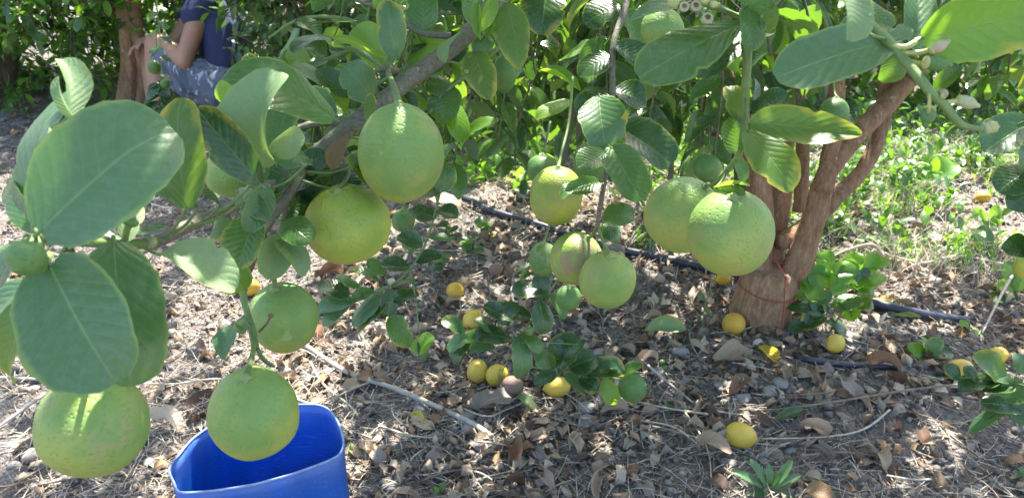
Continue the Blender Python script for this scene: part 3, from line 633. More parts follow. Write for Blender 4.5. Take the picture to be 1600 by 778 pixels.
stick([(0, 590, .02), (60, 592, .02), (120, 590, .02)], 6, 'straight twig at the left edge behind the large lemon', 'stick')
stick([(0, 770, .02), (80, 722, .02), (150, 680, .015)], 3.5, 'long brown twig in the lower left', 'twigbrown')
stick([(1550, 598, .05), (1470, 603, .04), (1400, 612, .04), (1300, 628, .03), (1200, 640, .02), (1120, 636, .015)], 4, 'long thin brown twig reaching left from the right edge spray', 'twigbrown')
stick([(1390, 640, .03), (1350, 670, .02), (1290, 682, .02), (1190, 685, .015)], 3.5, 'arched thin twig above the bare soil', 'straw')
stick([(1000, 560, .02), (1060, 610, .015), (1110, 640, .015), (1240, 655, .01)], 3.5, 'thin grey twig from the green fruit to the stones', 'stick')
stick([(838, 620, .03), (790, 640, .02), (760, 650, .03), (720, 636, .02)], 4, 'pale curved stalk under the ripe lemons', 'straw')
stick([(1280, 600, .02), (1300, 640, .01)], 4, 'short twig right of the dark stone', 'twigbrown')
stick([(1380, 400, .06), (1362, 382, .09), (1320, 392, .07), (1290, 408, .03)], 5, 'arched dry vine over the sucker by the trunk', 'straw')
stick([(1600, 420, .05), (1500, 400, .05), (1440, 410, .04), (1380, 395, .03)], 4, 'long bleached twig on the sunny litter', 'straw')
stick([(1595, 410, .10), (1570, 450, .06), (1535, 520, .02)], 5, 'bleached stalk leaning by the right edge', 'straw')
stick([(1165, 720, .01), (1105, 775, .02)], 2.6, 'thin straw below the lone ripe lemon', 'straw')
stick([(1068, 640, .012), (1105, 700, .012), (1112, 778, .02)], 2.6, 'upright thin straw left of the lone ripe lemon', 'straw')
rr = random.Random(5)
for i in range(60):
    px, py = rr.uniform(0, 1600), rr.uniform(330, 770)
    if 240 < px < 570 and py > 560: continue
    a = rr.uniform(-.5, .5)+(math.pi if rr.random() < .5 else 0); L = rr.uniform(40, 130)*(py+200)/800; k = rr.uniform(-.35, .35)
    p3 = [(px+math.cos(a+k*(j-1))*L*j/2, py+math.sin(a+k*(j-1))*L*j/2*.6, rr.uniform(.008, .03)) for j in range(3)]
    stick(p3, rr.uniform(2, 4)*(py+200)/800, where(px, py, f"{['short', 'long'][L > 70]} {['straight', 'bent'][abs(k) > .17]} {['bleached', 'brown'][i % 2]} twig"), ['straw', 'twigbrown'][i % 2])
# irrigation pipe
def pipe(pts, wpx, label):
    pp = [G(p[0], p[1], p[2]) for p in pts]; d = (pp[len(pp)//2]-CAM).dot(FW); r = wpx/FPX*d/2
    return link('irrigation_pipe', Geo().tube(pp, r, 14).mesh('irrigation_pipe', M['hose']), label=label, category='pipe')
pipe([(560, 270, -.01), (640, 285, .0), (715, 306, .025), (770, 330, .016), (835, 349, .008), (900, 370, .004), (960, 388, .012), (1060, 408, .016), (1140, 428, .008), (1240, 455, .008), (1300, 464, .002), (1350, 470, .02), (1420, 486, .025), (1490, 498, .006), (1560, 505, -.01), (1700, 525, .005)], 13, 'long black irrigation pipe running behind the trunk')
pipe([(1225, 552, -.02), (1262, 562, .006), (1330, 570, .008), (1392, 573, .004), (1440, 580, -.02)], 11, 'short stretch of dark pipe half buried before the sucker')

# ripe lemons on the ground
def ground_lemon(px, py, wpx, hpx, mat, label, yaw=0, lay=70, nip=1.0, sink=.1, cal=True):
    """px, py is the middle of the fruit"""
    p0 = G(px, py+hpx*.38); d = (p0-CAM).dot(FW); D = min(wpx, hpx)/FPX*d; H = max(wpx, hpx)/FPX*d; me = mesh_np('ripe_lemon', *fruit_geo(D, H, int(px), nip, 28, 20, .3), M[mat])
    o = link('ripe_lemon', me, label=label, category='lemon', group='fallen lemons on the ground'); q = Matrix.Rotation(R(yaw), 4, 'Z') @ Matrix.Rotation(R(lay), 4, 'Y')
    g = p0+Vector((0, D*.35, 0)); o.matrix_basis = Matrix.Translation((g.x, g.y, float(gh(g.x, g.y))+D*(.5-sink)+.004)) @ q
    if cal: ca = bpy.data.objects.new('calyx', calyx_geo(H*.5+.001, .004).mesh('calyx', M['calyx' if mat != 'rotten' else 'scar'])); COL.objects.link(ca); ca.parent = o
    return o
for a in [(711, 460, 28, 27, 'amber', 'small orange-yellow ripe lemon alone behind the pale stick', 20, 60), (739, 503, 34, 32, 'yellow', 'ripe lemon half hidden by the twig of the low spray', 60, 50),
          (746, 586, 33, 39, 'yellow', 'sunlit ripe lemon, left one of the touching pair', 80, 25), (777, 595, 36, 37, 'yellow', 'sunlit ripe lemon, right one of the touching pair', -60, 30),
          (871, 613, 42, 33, 'yellow', 'ripe lemon lying beside the low green spray', 10, 85), (1148, 512, 37, 35, 'amber', 'ripe lemon leaning against the foot of the trunk', 30, 60),
          (1158, 691, 48, 41, 'yellow', 'large ripe lemon alone on dry leaves at the front', 170, 82), (1305, 546, 34, 28, 'yellow', 'ripe lemon under the leaves of the trunk sucker', 40, 80),
          (1262, 513, 32, 28, 'amber', 'ripe lemon mostly covered by sucker leaves at the trunk', 10, 70), (1500, 588, 46, 34, 'yellow', 'ripe lemon under the spray at the right edge', 15, 85),
          (1560, 562, 32, 26, 'yellow', 'small ripe lemon behind the spray at the right edge', 15, 80), (1537, 312, 24, 18, 'amber', 'far ripe lemon on shaded soil between the rows', 0, 80),
          (392, 455, 24, 28, 'amber', 'ripe lemon on the ground seen behind the hanging green lemon', 0, 30), (1130, 442, 24, 20, 'amber', 'orange ripe lemon in the litter left of the trunk', 0, 80),
          (1375, 478, 40, 18, 'amber', 'squashed orange lemon beside the black pipe', 0, 90)]:
    ground_lemon(*a)
for a in [(775, 427, 24, 22, 'rotten', 'brown rotten lemon behind the low spray', 0, 60), (801, 612, 34, 34, 'rotten', 'brown rotten lemon right of the touching ripe pair', 30, 50)]: ground_lemon(*a)
for (px, py) in ((1035, 569), (1039, 579)): ground_lemon(px, py, 10, 9, 'smallg', ('upper' if py < 575 else 'lower')+' of two tiny green fruitlets dropped on the soil', 0, 60, cal=False)
for (px, py, s) in ((1253, 579, 9), (1385, 561, 16), (1172, 495, 8)):
    p = G(px, py); r = s/FPX*(p-CAM).dot(FW)/2; g = Geo(); g.ball((0, 0, 0), r, 1, .7, .6, 8, 5); V = g.V[0]
    for v in V: v *= 1+.6*(float(vnoise(v[0]*900, v[1]*900+v[2]*700, 1, 15))-.5)
    link('peel_scrap', mesh_np('peel_scrap', V, g.F[0], M['orange']), loc=p+Vector((0, 0, r*.5)), label={1253: 'tiny bright orange scrap on the litter before the trunk', 1385: 'orange scrap of peel by the dark buried pipe', 1172: 'orange scrap beside the foot of the trunk'}[px], category='peel scrap')

# ================================================================== BUCKET
rim_px = [(263, 734), (278, 712), (297, 689), (316, 674), (334, 663), (362, 650), (395, 641), (430, 635), (468, 632), (499, 633), (515, 640), (525, 652), (533, 668), (537, 682), (538, 696), (532, 710), (520, 718), (504, 725), (480, 734), (454, 743), (425, 751), (398, 758), (370, 763), (342, 767), (312, 770), (286, 771), (276, 767), (270, 754)]
HB = .30; rim = [PZ(x, y, HB) for x, y in rim_px]
def closed(pts, m=3):
    n = len(pts); out = []
    for i in range(n):
        a, b, c, d = pts[i-1], pts[i], pts[(i+1) % n], pts[(i+2) % n]
        for k in range(m):
            t = k/m; out.append(.5*((2*b)+(c-a)*t+(2*a-5*b+4*c-d)*t*t+(3*b-a-3*c+d)*t**3))
    return out
rc = closed(rim); cen = sum(rc, Vector())/len(rc); n = len(rc); rows = 14; gz = float(gh(cen.x, cen.y))
# a straight-sided container: towards the foot the outline relaxes to a rounded box
def ring(t, inset, z):
    out = []
    for i, p in enumerate(rc):
        q = p-cen; dirn = Vector((q.x, q.y, 0)).normalized(); k = 1-.06*(1-t)
        out.append((cen.x+q.x*k-dirn.x*inset, cen.y+q.y*k-dirn.y*inset, z))
    return out
V = []; 
for j in range(rows+1): t = j/rows; V += ring(t, .0035*math.sin(t*9)*(t < .95)*.3, gz+.004+(HB-gz-.004)*t)
for j in range(rows+1): t = 1-j/rows; V += ring(t, .003, gz+.012+(HB-gz-.012)*t+(.0005 if j == 0 else 0))
F = [(j*n+i, j*n+(i+1) % n, (j+1)*n+(i+1) % n, (j+1)*n+i) for j in range(2*rows+1) for i in range(n)]
c0 = len(V); V += [(cen.x, cen.y, gz+.004), (cen.x, cen.y, gz+.012)]
for i in range(0, n, 2): F.append((c0, (i+2) % n, i+1, i)); b = (2*rows+1)*n; F.append((c0+1, b+i, b+i+1, b+(i+2) % n))
bk = empty('bucket', (cen.x, cen.y, gz), label='blue plastic bucket with a pointed rim standing on the soil', category='bucket')
link('body', mesh_np('body', V, F, M['plastic']), bk)
rp = [Vector(p) for p in ring(1, .0015, HB+.0012)]; g = Geo(); g.tube(rp+[rp[0], rp[1]], .0022, 6, cap=False); link('rim', g.mesh('rim', M['rim']), bk)

# ================================================================== TREES
def spray_items(path, n, L, rr, droop=.35, start=.08, spread=1.0, up=.5):
    pa = smooth_path([Vector(p) for p in path], [.003]*len(path), 4)[0]; m = len(pa); out = []
    for i in range(n):
        t = start+(1-start)*(i+rr.random()*.6)/n; k = min(int(t*(m-1)), m-2); p = pa[k].lerp(pa[k+1], t*(m-1)-k); ax = (pa[k+1]-pa[k]).normalized()
        o = Quaternion(ax, i*2.4+rr.uniform(-.5, .5)) @ ax.orthogonal().normalized()
        d = (o*spread+ax*rr.uniform(.2, .9)+Vector((0, 0, -droop*rr.uniform(.2, 2.0)))).normalized()
        nn = Vector((rr.uniform(-up, up), rr.uniform(-up, up), 1))
        out.append((frame(p+d*.008, d, nn, L*rr.uniform(.6, 1.2)), rr.randrange(40)))
    return out
def split_leaves(items, root, mats, kind, stuffmat, far=False, limit=300, minpx=9):
    sc = []
    for i, (m, k) in enumerate(items):
        c = m @ Vector((0, .5, 0)); q = proj(c)
        if q and -20 < q[0] < 1620 and -30 < q[1] < 790: sc.append((m.col[1].to_3d().length*FPX/q[2], i))
    sc.sort(reverse=True); top = [i for s, i in sc[:limit] if s > minpx]; ts = set(top)
    for i in top:
        m, k = items[i]; leaf_obj('leaf', leafme(kind, k, mats[(k*7+i) % len(mats)]), m, root)
    rest = [it for i, it in enumerate(items) if i not in ts]
    if len(mats) > 1 and len(rest) > 200:
        cut = {}
        for i, it in enumerate(rest): cut.setdefault(stuffmat[i % len(stuffmat)], []).append(it)
    else: cut = {stuffmat[0]: rest}
    for mt, its in cut.items(): merged('foliage', its, LL if far else LG, M[mt], root)
def limb(root, pts, rad, name='limb', mat='bark', seg=12, seed=0, lump=.22):
    link(name, Geo().tube(pts, rad, seg, lump, seed).mesh(name, M[mat]), root)

# --- the lemon tree on the right
yT = TB.y
tree = empty('lemon_tree', (TB.x, TB.y, float(gh(TB.x, TB.y))), label='lemon tree with a stout forked reddish trunk tied with red cord', category='tree')
def T_(px, py, dy=0): return PY(px, py, yT+dy)
def wr(px_w, p): return px_w/FPX*(p-CAM).dot(FW)/2
tp = [T_(1180, 540), T_(1184, 510), T_(1192, 470), T_(1203, 440), T_(1208, 418)]
limb(tree, tp, [wr(116, tp[0]), wr(94, tp[1]), wr(88, tp[2]), wr(92, tp[3]), wr(76, tp[4])], 'trunk', seg=28, seed=3, lump=.10)
def lim(pts, wpx, name='limb', mat='bark', seed=1, lump=.2):
    pp = [T_(*q) for q in pts]; limb(tree, pp, [wr(a, p) for a, p in zip(wpx, pp)], name, mat, 14, seed, lump)
lim([(1232, 445), (1248, 415), (1262, 370), (1278, 320), (1292, 270), (1335, 215, .02), (1390, 160, .06), (1425, 118, .1), (1500, 50, .2), (1600, -60, .35)], [54, 47, 39, 34, 30, 31, 28, 26, 21, 16], seed=5)
lim([(1272, 345, .02), (1305, 310, .04), (1345, 270, .06), (1372, 215, .1), (1385, 140, .12), (1378, 60, .15), (1365, -20, .2), (1350, -160, .25)], [30, 26, 24, 24, 24, 28, 30, 24], seed=6)
lim([(1285, 300, -.02), (1296, 250, 0), (1306, 190, .02), (1304, 120, .04), (1290, 60, .05), (1275, -10, .06), (1240, -150, .1)], [30, 28, 26, 30, 31, 30, 24], seed=7)
lim([(1180, 430, .02), (1184, 380, .03), (1190, 320, .05), (1178, 250, .06), (1166, 190, .08), (1142, 130, .1), (1115, 60, .15), (1075, -30, .2), (1010, -180, .3)], [54, 44, 38, 36, 31, 24, 20, 17, 14], seed=8)
lim([(1205, 425, .05), (1212, 360, .1), (1220, 290, .14), (1222, 210, .16), (1218, 130, .16), (1212, 50, .16), (1205, -60, .16)], [34, 32, 34, 36, 34, 26, 22], seed=9)
lim([(1218, 380, .02), (1245, 362, .06), (1275, 340, .08)], [26, 24, 22], seed=10)
lim([(1195, 300, .2), (1212, 180, .3), (1230, 90, .34), (1250, -20, .4)], [18, 17, 16, 14], mat='barkg', seed=11)
lim([(1142, 140, .1), (1105, 115, .12), (1055, 125, .12), (1000, 150, .1), (960, 170, .05)], [14, 9, 8, 7, 5], seed=12, name='twig', mat='barkg')
lim([(1050, 420, .4), (1046, 330, .42), (1050, 200, .45), (1040, 60, .5), (1030, -60, .5)], [8, 9, 9, 8, 8], seed=13, name='twig', mat='barkg')
lim([(905, 250, .1), (905, 150, .15), (925, 60, .2), (940, -60, .3)], [7, 9, 11, 12], seed=14, name='limb', mat='barkg')
lim([(880, 260, .2), (900, 120, .3), (860, 40, .4), (830, -50, .5)], [6, 8, 9, 10], seed=15, name='limb', mat='barkg')
lim([(1160, 300, .35), (1150, 180, .4), (1165, 60, .45), (1180, -60, .5)], [20, 20, 18, 16], seed=31, mat='barkd')
lim([(1250, 330, .3), (1255, 200, .34), (1245, 90, .38), (1262, -50, .4)], [22, 20, 20, 18], seed=32, mat='bark')
lim([(1120, 260, .5), (1105, 140, .5), (1090, 30, .55), (1085, -50, .6)], [16, 15, 14, 13], seed=33, mat='barkd')
tw = Geo(); items = []; rr = random.Random(11)
hangs = []
for i in range(125):                       # shoots hanging into view, between the camera axis and the trunk
    px = rr.uniform(650, 1250); pe = rr.uniform(60, 310)*(1 if px < 1120 else .7); dy = rr.uniform(-.45, 1.1)
    if 830 < px < 1010: pe *= .85
    a = PY(px+rr.uniform(-60, 60), -rr.uniform(20, 120), yT+dy+rr.uniform(-.1, .1)); b = PY(px, pe, yT+dy+rr.uniform(-.1, .1)); hangs.append((a, b))
for i in range(44):
    px = rr.uniform(1260, 1640); pe = rr.uniform(0, 120)+(50 if px > 1480 else 0); dy = rr.uniform(-.2, 1.2)
    a = PY(px+rr.uniform(-60, 60), -rr.uniform(40, 160), yT+dy); b = PY(px, pe, yT+dy); hangs.append((a, b))
for a, b in hangs:
    m = a.lerp(b, .5)+Vector((rr.uniform(-.06, .06), rr.uniform(-.06, .06), .02)); n = max(5, int((a-b).length/.028))
    tw.tube([a, m, b], [.0035, .0028, .0016], 5); items += spray_items([a, m, b], n, .088, rr, .4)
for i in range(300):                      # the crown above the picture's edge, which shades the ground
    th = rr.uniform(0, 6.28); q = math.sqrt(rr.random()); c = Vector((.12+1.95*q*math.cos(th), 1.75+1.2*q*math.sin(th), 1.32+.95*rr.random()*(1-.5*q*q)))
    if c.y < 1.9: c.z += .10
    d = Vector((math.cos(th)*.8, math.sin(th)*.8, rr.uniform(-.5, .5))).normalized()*rr.uniform(.22, .42); e = c+d+Vector((0, 0, -.05))
    if proj(e) and proj(e)[1] > -15 and proj(e)[2] < 1.9 and -50 < proj(e)[0] < 1650: continue
    tw.tube([c, (c+e)/2+Vector((0, 0, .03)), e], [.005, .004, .002], 5); items += spray_items([c, (c+e)/2, e], 12, .09, rr, .35)
for i in range(75):  # extra unseen sprays over the near left, added to keep sun off the fruits
    c = Vector((rr.uniform(-.85, .10), rr.uniform(.95, 1.75), 0)); c.z = 1.22-(c.y-1)*.12+rr.uniform(.12, .5)
    th = rr.uniform(0, 6.28); e = c+Vector((math.cos(th)*.2, math.sin(th)*.2, rr.uniform(-.02, .15)))
    if proj(e) and proj(e)[1] > -40: continue
    tw.tube([c, e], [.004, .002], 5); items += spray_items([c, (c+e)/2, e], 9, .085, rr, .05)
for k in range(9):                        # upper limbs that carry it
    a = 2*math.pi*k/9+.3; s = Vector((TB.x+.15*math.cos(a), TB.y+.15*math.sin(a), 1.15)); e = Vector((.5+1.2*math.cos(a), 1.85+.95*math.sin(a), 1.75)); limb(tree, [s, s.lerp(e, .5)+Vector((0, 0, .18)), e], [.028, .02, .01], seed=20+k, mat='barkg')
link('twigs', tw.mesh('twigs', M['barkg']), tree, kind='stuff')
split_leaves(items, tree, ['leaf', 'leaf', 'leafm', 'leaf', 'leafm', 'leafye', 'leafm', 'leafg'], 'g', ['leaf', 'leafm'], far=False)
# red cord round the trunk
cp = []
for k in range(29):
    a = 2*math.pi*k/28; c = tp[3]; r = wr(102, c)
    cp.append(Vector((c.x+r*math.cos(a)*1.0, c.y+r*math.sin(a)*1.0, c.z-.006+.012*math.cos(a-2.2))))
g = Geo().tube(cp, .0014, 6, cap=False); f = T_(1227, 432, -.105)
g.tube([f, T_(1226, 455, -.108), T_(1224, 490, -.105), T_(1222, 508, -.10)], .0013, 6); g.tube([f, T_(1213, 408, -.085), T_(1205, 388, -.04)], .0014, 6); g.ball(f, .004, 1, .7, .8, 8, 6)
link('red_cord', g.mesh('red_cord', M['cord']), label='red cord tied round the forked trunk with a hanging end', category='cord')
link('trunk_pipe', Geo().tube([T_(1195, 10, .25), T_(1225, 22, .22), T_(1265, 42, .2), T_(1300, 60, .22)], wr(24, T_(1230, 30)), 12).mesh('trunk_pipe', M['hose']), label='dark pipe crossing between the upper limbs of the forked tree', category='pipe')

def far_tree(base, label, cr, cc, n, L, mats, smats, seed, trunks=1, kind='l', leaves=9, minz=.08, name='lemon_tree', trunkr=.06, hole=None, trunkmat='barkd', group='lemon trees of the rows behind', droop=.35):
    """base on the ground, crown centre cc and radii cr (relative to the base)"""
    rr = random.Random(seed); b = Vector(base); t = empty(name, b, label=label, category='tree', group=group); C0 = b+Vector(cc)
    for k in range(trunks):
        e = C0+Vector((rr.uniform(-.5, .5)*cr[0], rr.uniform(-.3, .3)*cr[1], .1)); s = b+Vector((rr.uniform(-.04, .04), 0, -.03))
        link('trunk', Geo().tube([s, s.lerp(e, .35)+Vector((rr.uniform(-.05, .05), 0, .05)), e], [trunkr*1.2, trunkr, trunkr*.5], 12, .25, k+seed).mesh('trunk', M[trunkmat]), t)
    for k in range(6):
        a = k*1.05+rr.random(); s = b+Vector(cc)*.55; e = C0+Vector((math.cos(a)*cr[0]*.7, math.sin(a)*cr[1]*.7, rr.uniform(-.3, .4)*cr[2])); s.x = b.x; s.y = b.y
        link('limb', Geo().tube([s, s.lerp(e, .5)+Vector((0, 0, .1)), e], [trunkr*.5, trunkr*.35, trunkr*.15], 8, .25, k).mesh('limb', M[trunkmat]), t)
    it = []; tw = Geo()
    for i in range(n):
        v = Vector((rr.gauss(0, 1), rr.gauss(0, 1), rr.gauss(0, 1))).normalized(); q = rr.random()**.4
        c = C0+Vector((v.x*cr[0], v.y*cr[1], v.z*cr[2]))*q
        c += Vector((1, 1, 1))*(float(vnoise(c.x*1.0, c.z*1.0+c.y, 2.2, seed % 20))-.5)*.25
        if c.z < minz: c.z = minz+rr.random()*.35
        if hole and hole(c): continue
        d = Vector((v.x, v.y, rr.uniform(-.9, .3))).normalized()*rr.uniform(.15, .32); e = c+d; e.z = max(e.z, .04)
        tw.tube([c, e], [.004, .002], 4, cap=False); it += spray_items([c, (c+e)/2, e], leaves, L, rr, droop)
    link('twigs', tw.mesh('twigs', M[trunkmat]), t, kind='stuff'); split_leaves(it, t, mats, kind, smats, far=True); return t
def onground(px, y): p = PY(px, 200, y); return (p.x, y, float(gh(p.x, y)))
gA = G(205, 172)
far_tree(gA, 'lemon tree behind the crouching person, its twin trunks showing through a gap', (1.0, .6, 1.0), (-.45, .3, 1.0), 520, .085, ['leafm', 'leafm', 'leaf', 'leafg'], ['leafm', 'leafg'], 101, 0, trunkr=.045, minz=.06,
         hole=lambda c: (proj(c) is not None and 172 < proj(c)[0] < 300 and proj(c)[1] > 30 and c.y < gA.y+.12))
_ta = [o for o in S.objects if o.get('label', '').startswith('lemon tree behind the crouching')][0]
for (x0, x1, w0, sd) in ((200, 200, 30, 1), (222, 214, 22, 2), (232, 190, 10, 3)):
    link('trunk', Geo().tube([PY(x0, 172, gA.y), PY(x0+3, 110, gA.y), PY(x1, 50, gA.y), PY(x1-4, -60, gA.y+.1)], [wr(w0*1.2, gA), wr(w0, gA), wr(w0*.9, gA), wr(w0*.6, gA)], 12, .25, sd).mesh('trunk', M['bark']), _ta)
gA2 = PY(20, 150, 5.0); gA2.z = 0
far_tree(gA2, 'dense lemon tree at the upper left with foliage down to the soil', (1.0, .6, 1.0), (-.15, 0, .95), 560, .085, ['leaf', 'leafm', 'leafm', 'leafg'], ['leafm', 'leaf', 'leafm'], 106, 2, trunkr=.045, minz=.05)
gA3 = PY(330, 120, 5.5); gA3.z = 0
far_tree(gA3, 'lemon tree straight behind the back of the crouching person', (1.4, .8, 1.0), (0, 0, .95), 560, .09, ['leaf', 'leafm'], ['leaf', 'leafm', 'leafg'], 107, 2, trunkr=.05)
gB = PY(500, 150, 3.75); gB.z = 0
far_tree(gB, 'bushy lemon tree with pointed leaves right of the crouching person', (.62, .42, .9), (.05, 0, .95), 430, .075, ['leaf', 'leafm', 'leafm'], ['leafm', 'leaf'], 102, 2, kind='p', leaves=11, trunkr=.035, droop=.6,
         hole=lambda c: (proj(c) is not None and proj(c)[1] > -60 and (proj(c)[0] < 392 or (proj(c)[1] > 110 and proj(c)[0] < 400))))
gC = PY(760, 150, 4.6); gC.z = 0
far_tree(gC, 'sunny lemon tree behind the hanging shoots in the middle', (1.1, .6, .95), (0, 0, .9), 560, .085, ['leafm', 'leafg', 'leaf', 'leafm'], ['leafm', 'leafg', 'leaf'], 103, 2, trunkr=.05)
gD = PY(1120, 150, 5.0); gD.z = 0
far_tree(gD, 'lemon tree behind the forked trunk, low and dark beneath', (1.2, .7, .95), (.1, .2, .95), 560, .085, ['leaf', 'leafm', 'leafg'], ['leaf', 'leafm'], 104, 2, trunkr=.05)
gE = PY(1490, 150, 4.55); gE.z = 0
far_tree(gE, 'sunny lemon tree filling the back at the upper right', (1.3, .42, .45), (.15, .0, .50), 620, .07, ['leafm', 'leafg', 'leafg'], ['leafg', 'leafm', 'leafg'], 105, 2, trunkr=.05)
for i, (px, y, nm) in enumerate([(-150, 7.6, 'first'), (330, 7.8, 'second'), (800, 7.5, 'third'), (1250, 7.8, 'fourth'), (1720, 7.4, 'last')]):
    b = PY(px, 60, y); b.z = 0
    far_tree(b, f'{nm} tree from the left in the farthest row of lemon trees', (1.7, 1.0, 1.15), (0, 0, 1.2), 330, .10, ['leaf', 'leafm'], ['leaf', 'leafm'], 110+i, 2, trunkr=.06, leaves=8)

# --- low sunny growth and weeds
def weeds(name, n, x, y, L, mat, seed, dens=None, h=.05):
    rg = random.Random(seed); it = []
    while len(it) < n:
        xx, yy = rg.uniform(*x), rg.uniform(*y)
        if dens and rg.random() > dens(xx, yy): continue
        z = float(gh(xx, yy)); k = rg.randint(3, 7); hh = h*rg.uniform(.4, 1.3)
        for j in range(k):
            a = j*2.4+rg.random(); el = rg.uniform(.1, 1.1); d = Vector((math.cos(a)*math.cos(el), math.sin(a)*math.cos(el), math.sin(el)))
            it.append((frame(Vector((xx, yy, z+hh*j/k)), d, Vector((rg.uniform(-.3, .3), rg.uniform(-.3, .3), 1)), L*rg.uniform(.5, 1.4)), rg.randrange(4)))
    return merged(name, it, LL, M[mat])
dR = lambda x, y: (.15+.85*min(1, max(0, (x-.6)/.5)))*float(np.clip(vnoise(x, y, 2.6, 31)*2-.15, 0, 1))
weeds('low_weeds', 4800, (.35, 2.9), (2.3, 4.2), .026, 'leafg', 201, dR)
weeds('broad_weeds', 3300, (.35, 2.9), (2.4, 4.3), .05, 'leafm', 202, dR, .17)
weeds('pale_weeds', 900, (.35, 2.9), (2.4, 4.3), .04, 'leafu', 205, dR, .10)
weeds('back_weeds', 1500, (-.6, 1.0), (3.1, 4.3), .06, 'leafg', 203, lambda x, y: float(np.clip(vnoise(x, y, 2.2, 32)*2-.6, 0, 1)), .12)
weeds('left_weeds', 250, (-2.4, -.4), (2.6, 4.2), .03, 'leafm', 204, lambda x, y: float(np.clip(vnoise(x, y, 2.6, 33)*2-1, 0, 1)))

# ================================================================== BRANCHES IN FRONT
# -- the long grey branch that crosses the upper left
b = Branch('lemon_branch', P(800, -30, 1.05), 'thick grey branch crossing from the top centre down to the large leaves at the left', 'branch')
s1 = [P(830, -60, 1.08), P(745, 40, .98), P(700, 80, .95), P(640, 125, .91), P(590, 165, .87), P(545, 200, .85), P(500, 236, .83), P(455, 270, .78), P(430, 288, .75), P(370, 320, .69), P(300, 350, .62), P(240, 380, .56)]
b.stem(s1, [.0115, .0112, .0110, .0106, .0099, .0094, .0088, .0080, .0072, .0060, .0051, .0046], seg=18, lump=.12)
b.stem([P(240, 380, .56), P(195, 382, .52), P(130, 378, .47), P(62, 372, .435), P(40, 378, .43)], [.0046, .0036, .0030, .0026, .0020], 'shoot', lump=.1)
b.stem([P(62, 372, .435), P(55, 345, .43), P(80, 200, .45)], [.0022, .002, .0012], 'shoot', 'twig')
b.stem([P(705, 57, .96), P(660, 52, .96), P(625, 30, .97), P(590, 12, .98), P(540, -8, 1.0), P(480, -50, 1.0)], [.0045, .0040, .0036, .0034, .003, .003], 'barkg', 'side_branch')
b.stem([P(545, 192, .85), P(515, 190, .85), P(480, 196, .84), P(455, 205, .83)], [.006, .005, .004, .002], 'barkg', 'side_branch')
b.stem([P(470, 268, .79), P(452, 300, .77), P(425, 340, .76), P(405, 375, .76), P(390, 420, .76)], [.0068, .006, .005, .0042, .0036], 'barkg', 'side_branch')
b.stem([P(447, 300, .78), P(445, 330, .79), P(442, 350, .80)], [.004, .003, .002], 'barkg', 'twig')
b.stem([P(390, 420, .76), P(380, 450, .76), P(385, 485, .76), P(396, 515, .75), P(402, 545, .74)], [.0036, .0036, .0032, .0028, .0022], 'shoot', 'twig')
b.stem([P(390, 490, .76), P(370, 505, .76), P(360, 512, .76)], [.003, .0022, .002], 'shoot', 'twig')
b.stem([P(402, 545, .74), P(412, 562, .74), P(428, 572, .75)], [.0022, .002, .0016], 'shoot', 'twig')
b.stem([P(670, 177, .95), P(703, 137, .96), P(733, 115, .98), P(774, 79, 1.0), P(800, 60, 1.02)], [.0022, .003, .0034, .0036, .0038], 'shoot', 'twig')
b.stem([P(618, 112, .9), P(605, 108, .88), P(585, 112, .87)], [.0055, .004, .002], 'barkg', 'spur')
b.stem([P(602, 108, .88), P(608, 90, .88), P(618, 40, .88)], [.003, .002, .001], 'shoot', 'twig')
b.stem([P(755, 55, .93), P(748, 25, .92), P(755, -20, .92)], [.003, .003, .002], 'shoot', 'young_shoot')
g = Geo(); g.tube([P(238, 378, .553), P(230, 378, .545)], .0046, 10); link('cut_end', g.mesh('cut_end', M['petal']), b.root)
for (px, py, d, px2, py2) in ((405, 518, .748, 423, 493), (626, 95, .88, 626, 73)):
    g = Geo().tube([P(px, py, d), P((px+px2)/2+3, (py+py2)/2, d-.005), P(px2, py2, d-.005)], .0012, 6); g.ball(P(px2, py2, d-.005), .0033, 1, .8, .7, 8, 5); link('dry_fruit_stub', g.mesh('dry_fruit_stub', M['scar']), b.root)
L = b.leaf
# the big pale-green cluster at the left
L((62, 362), (270, 202), 176, .42, .44, 'leafb', (.05, .25, 1), .25, .10, a=.42, b=.40, wave=.02, notch=0, ragged=.03, asym=.05, curl=.15)
L((45, 352), (112, 138), 100, .47, .48, 'leafb', (-.5, .5, .8), .5, .10)
L((108, 182), (97, 93), 48, .455, .47, 'leafu', (.9, .3, .3), .6, .5, twist=1.0)
L((118, 185), (92, 120), 26, .45, .45, 'leafu', (-.6, .1, .8), .6, .5)
L((78, 412), (182, 598), 165, .41, .40, 'leafb', (-.1, .45, 1), .5, .10, a=.40, b=.36, wave=.03, asym=.08, notch=0, ragged=.03)
L((178, 378), (206, 603), 118, .455, .45, 'leafb', (.3, .45, .9), .6, .12, a=.42, b=.40, wave=.05, notch=0)
L((250, 398), (368, 452), 82, .54, .56, 'leafu', (-.1, .75, .5), .7, .25, twist=-.5)
L((48, 438), (-18, 545), 70, .42, .43, 'leafb', (-.3, .6, .7), .4, .2)
L((48, 470), (22, 590), 74, .50, .52, 'leafye', (-.2, .5, .9), .5, .15)
L((28, 385), (-30, 430), 60, .40, .40, 'leafb', (0, .7, .7), .3)
L((38, 372), (-30, 500), 60, .46, .46, 'leaf', (-.5, .4, .7), .3)
L((188, 374), (108, 368), 34, .5, .49, 'leafb', (0, 1, .4), .4)
L((196, 378), (206, 305), 36, .51, .53, 'leafu', (.6, .2, .8), .6)
L((190, 372), (258, 350), 36, .52, .55, 'leaf', (0, .9, .5), .3)
L((60, 365), (20, 280), 40, .45, .5, 'leafm', (-.5, .4, .8), .3)
L((48, 440), (150, 470), 60, .46, .48, 'leafm', (0, .6, .7), .5)
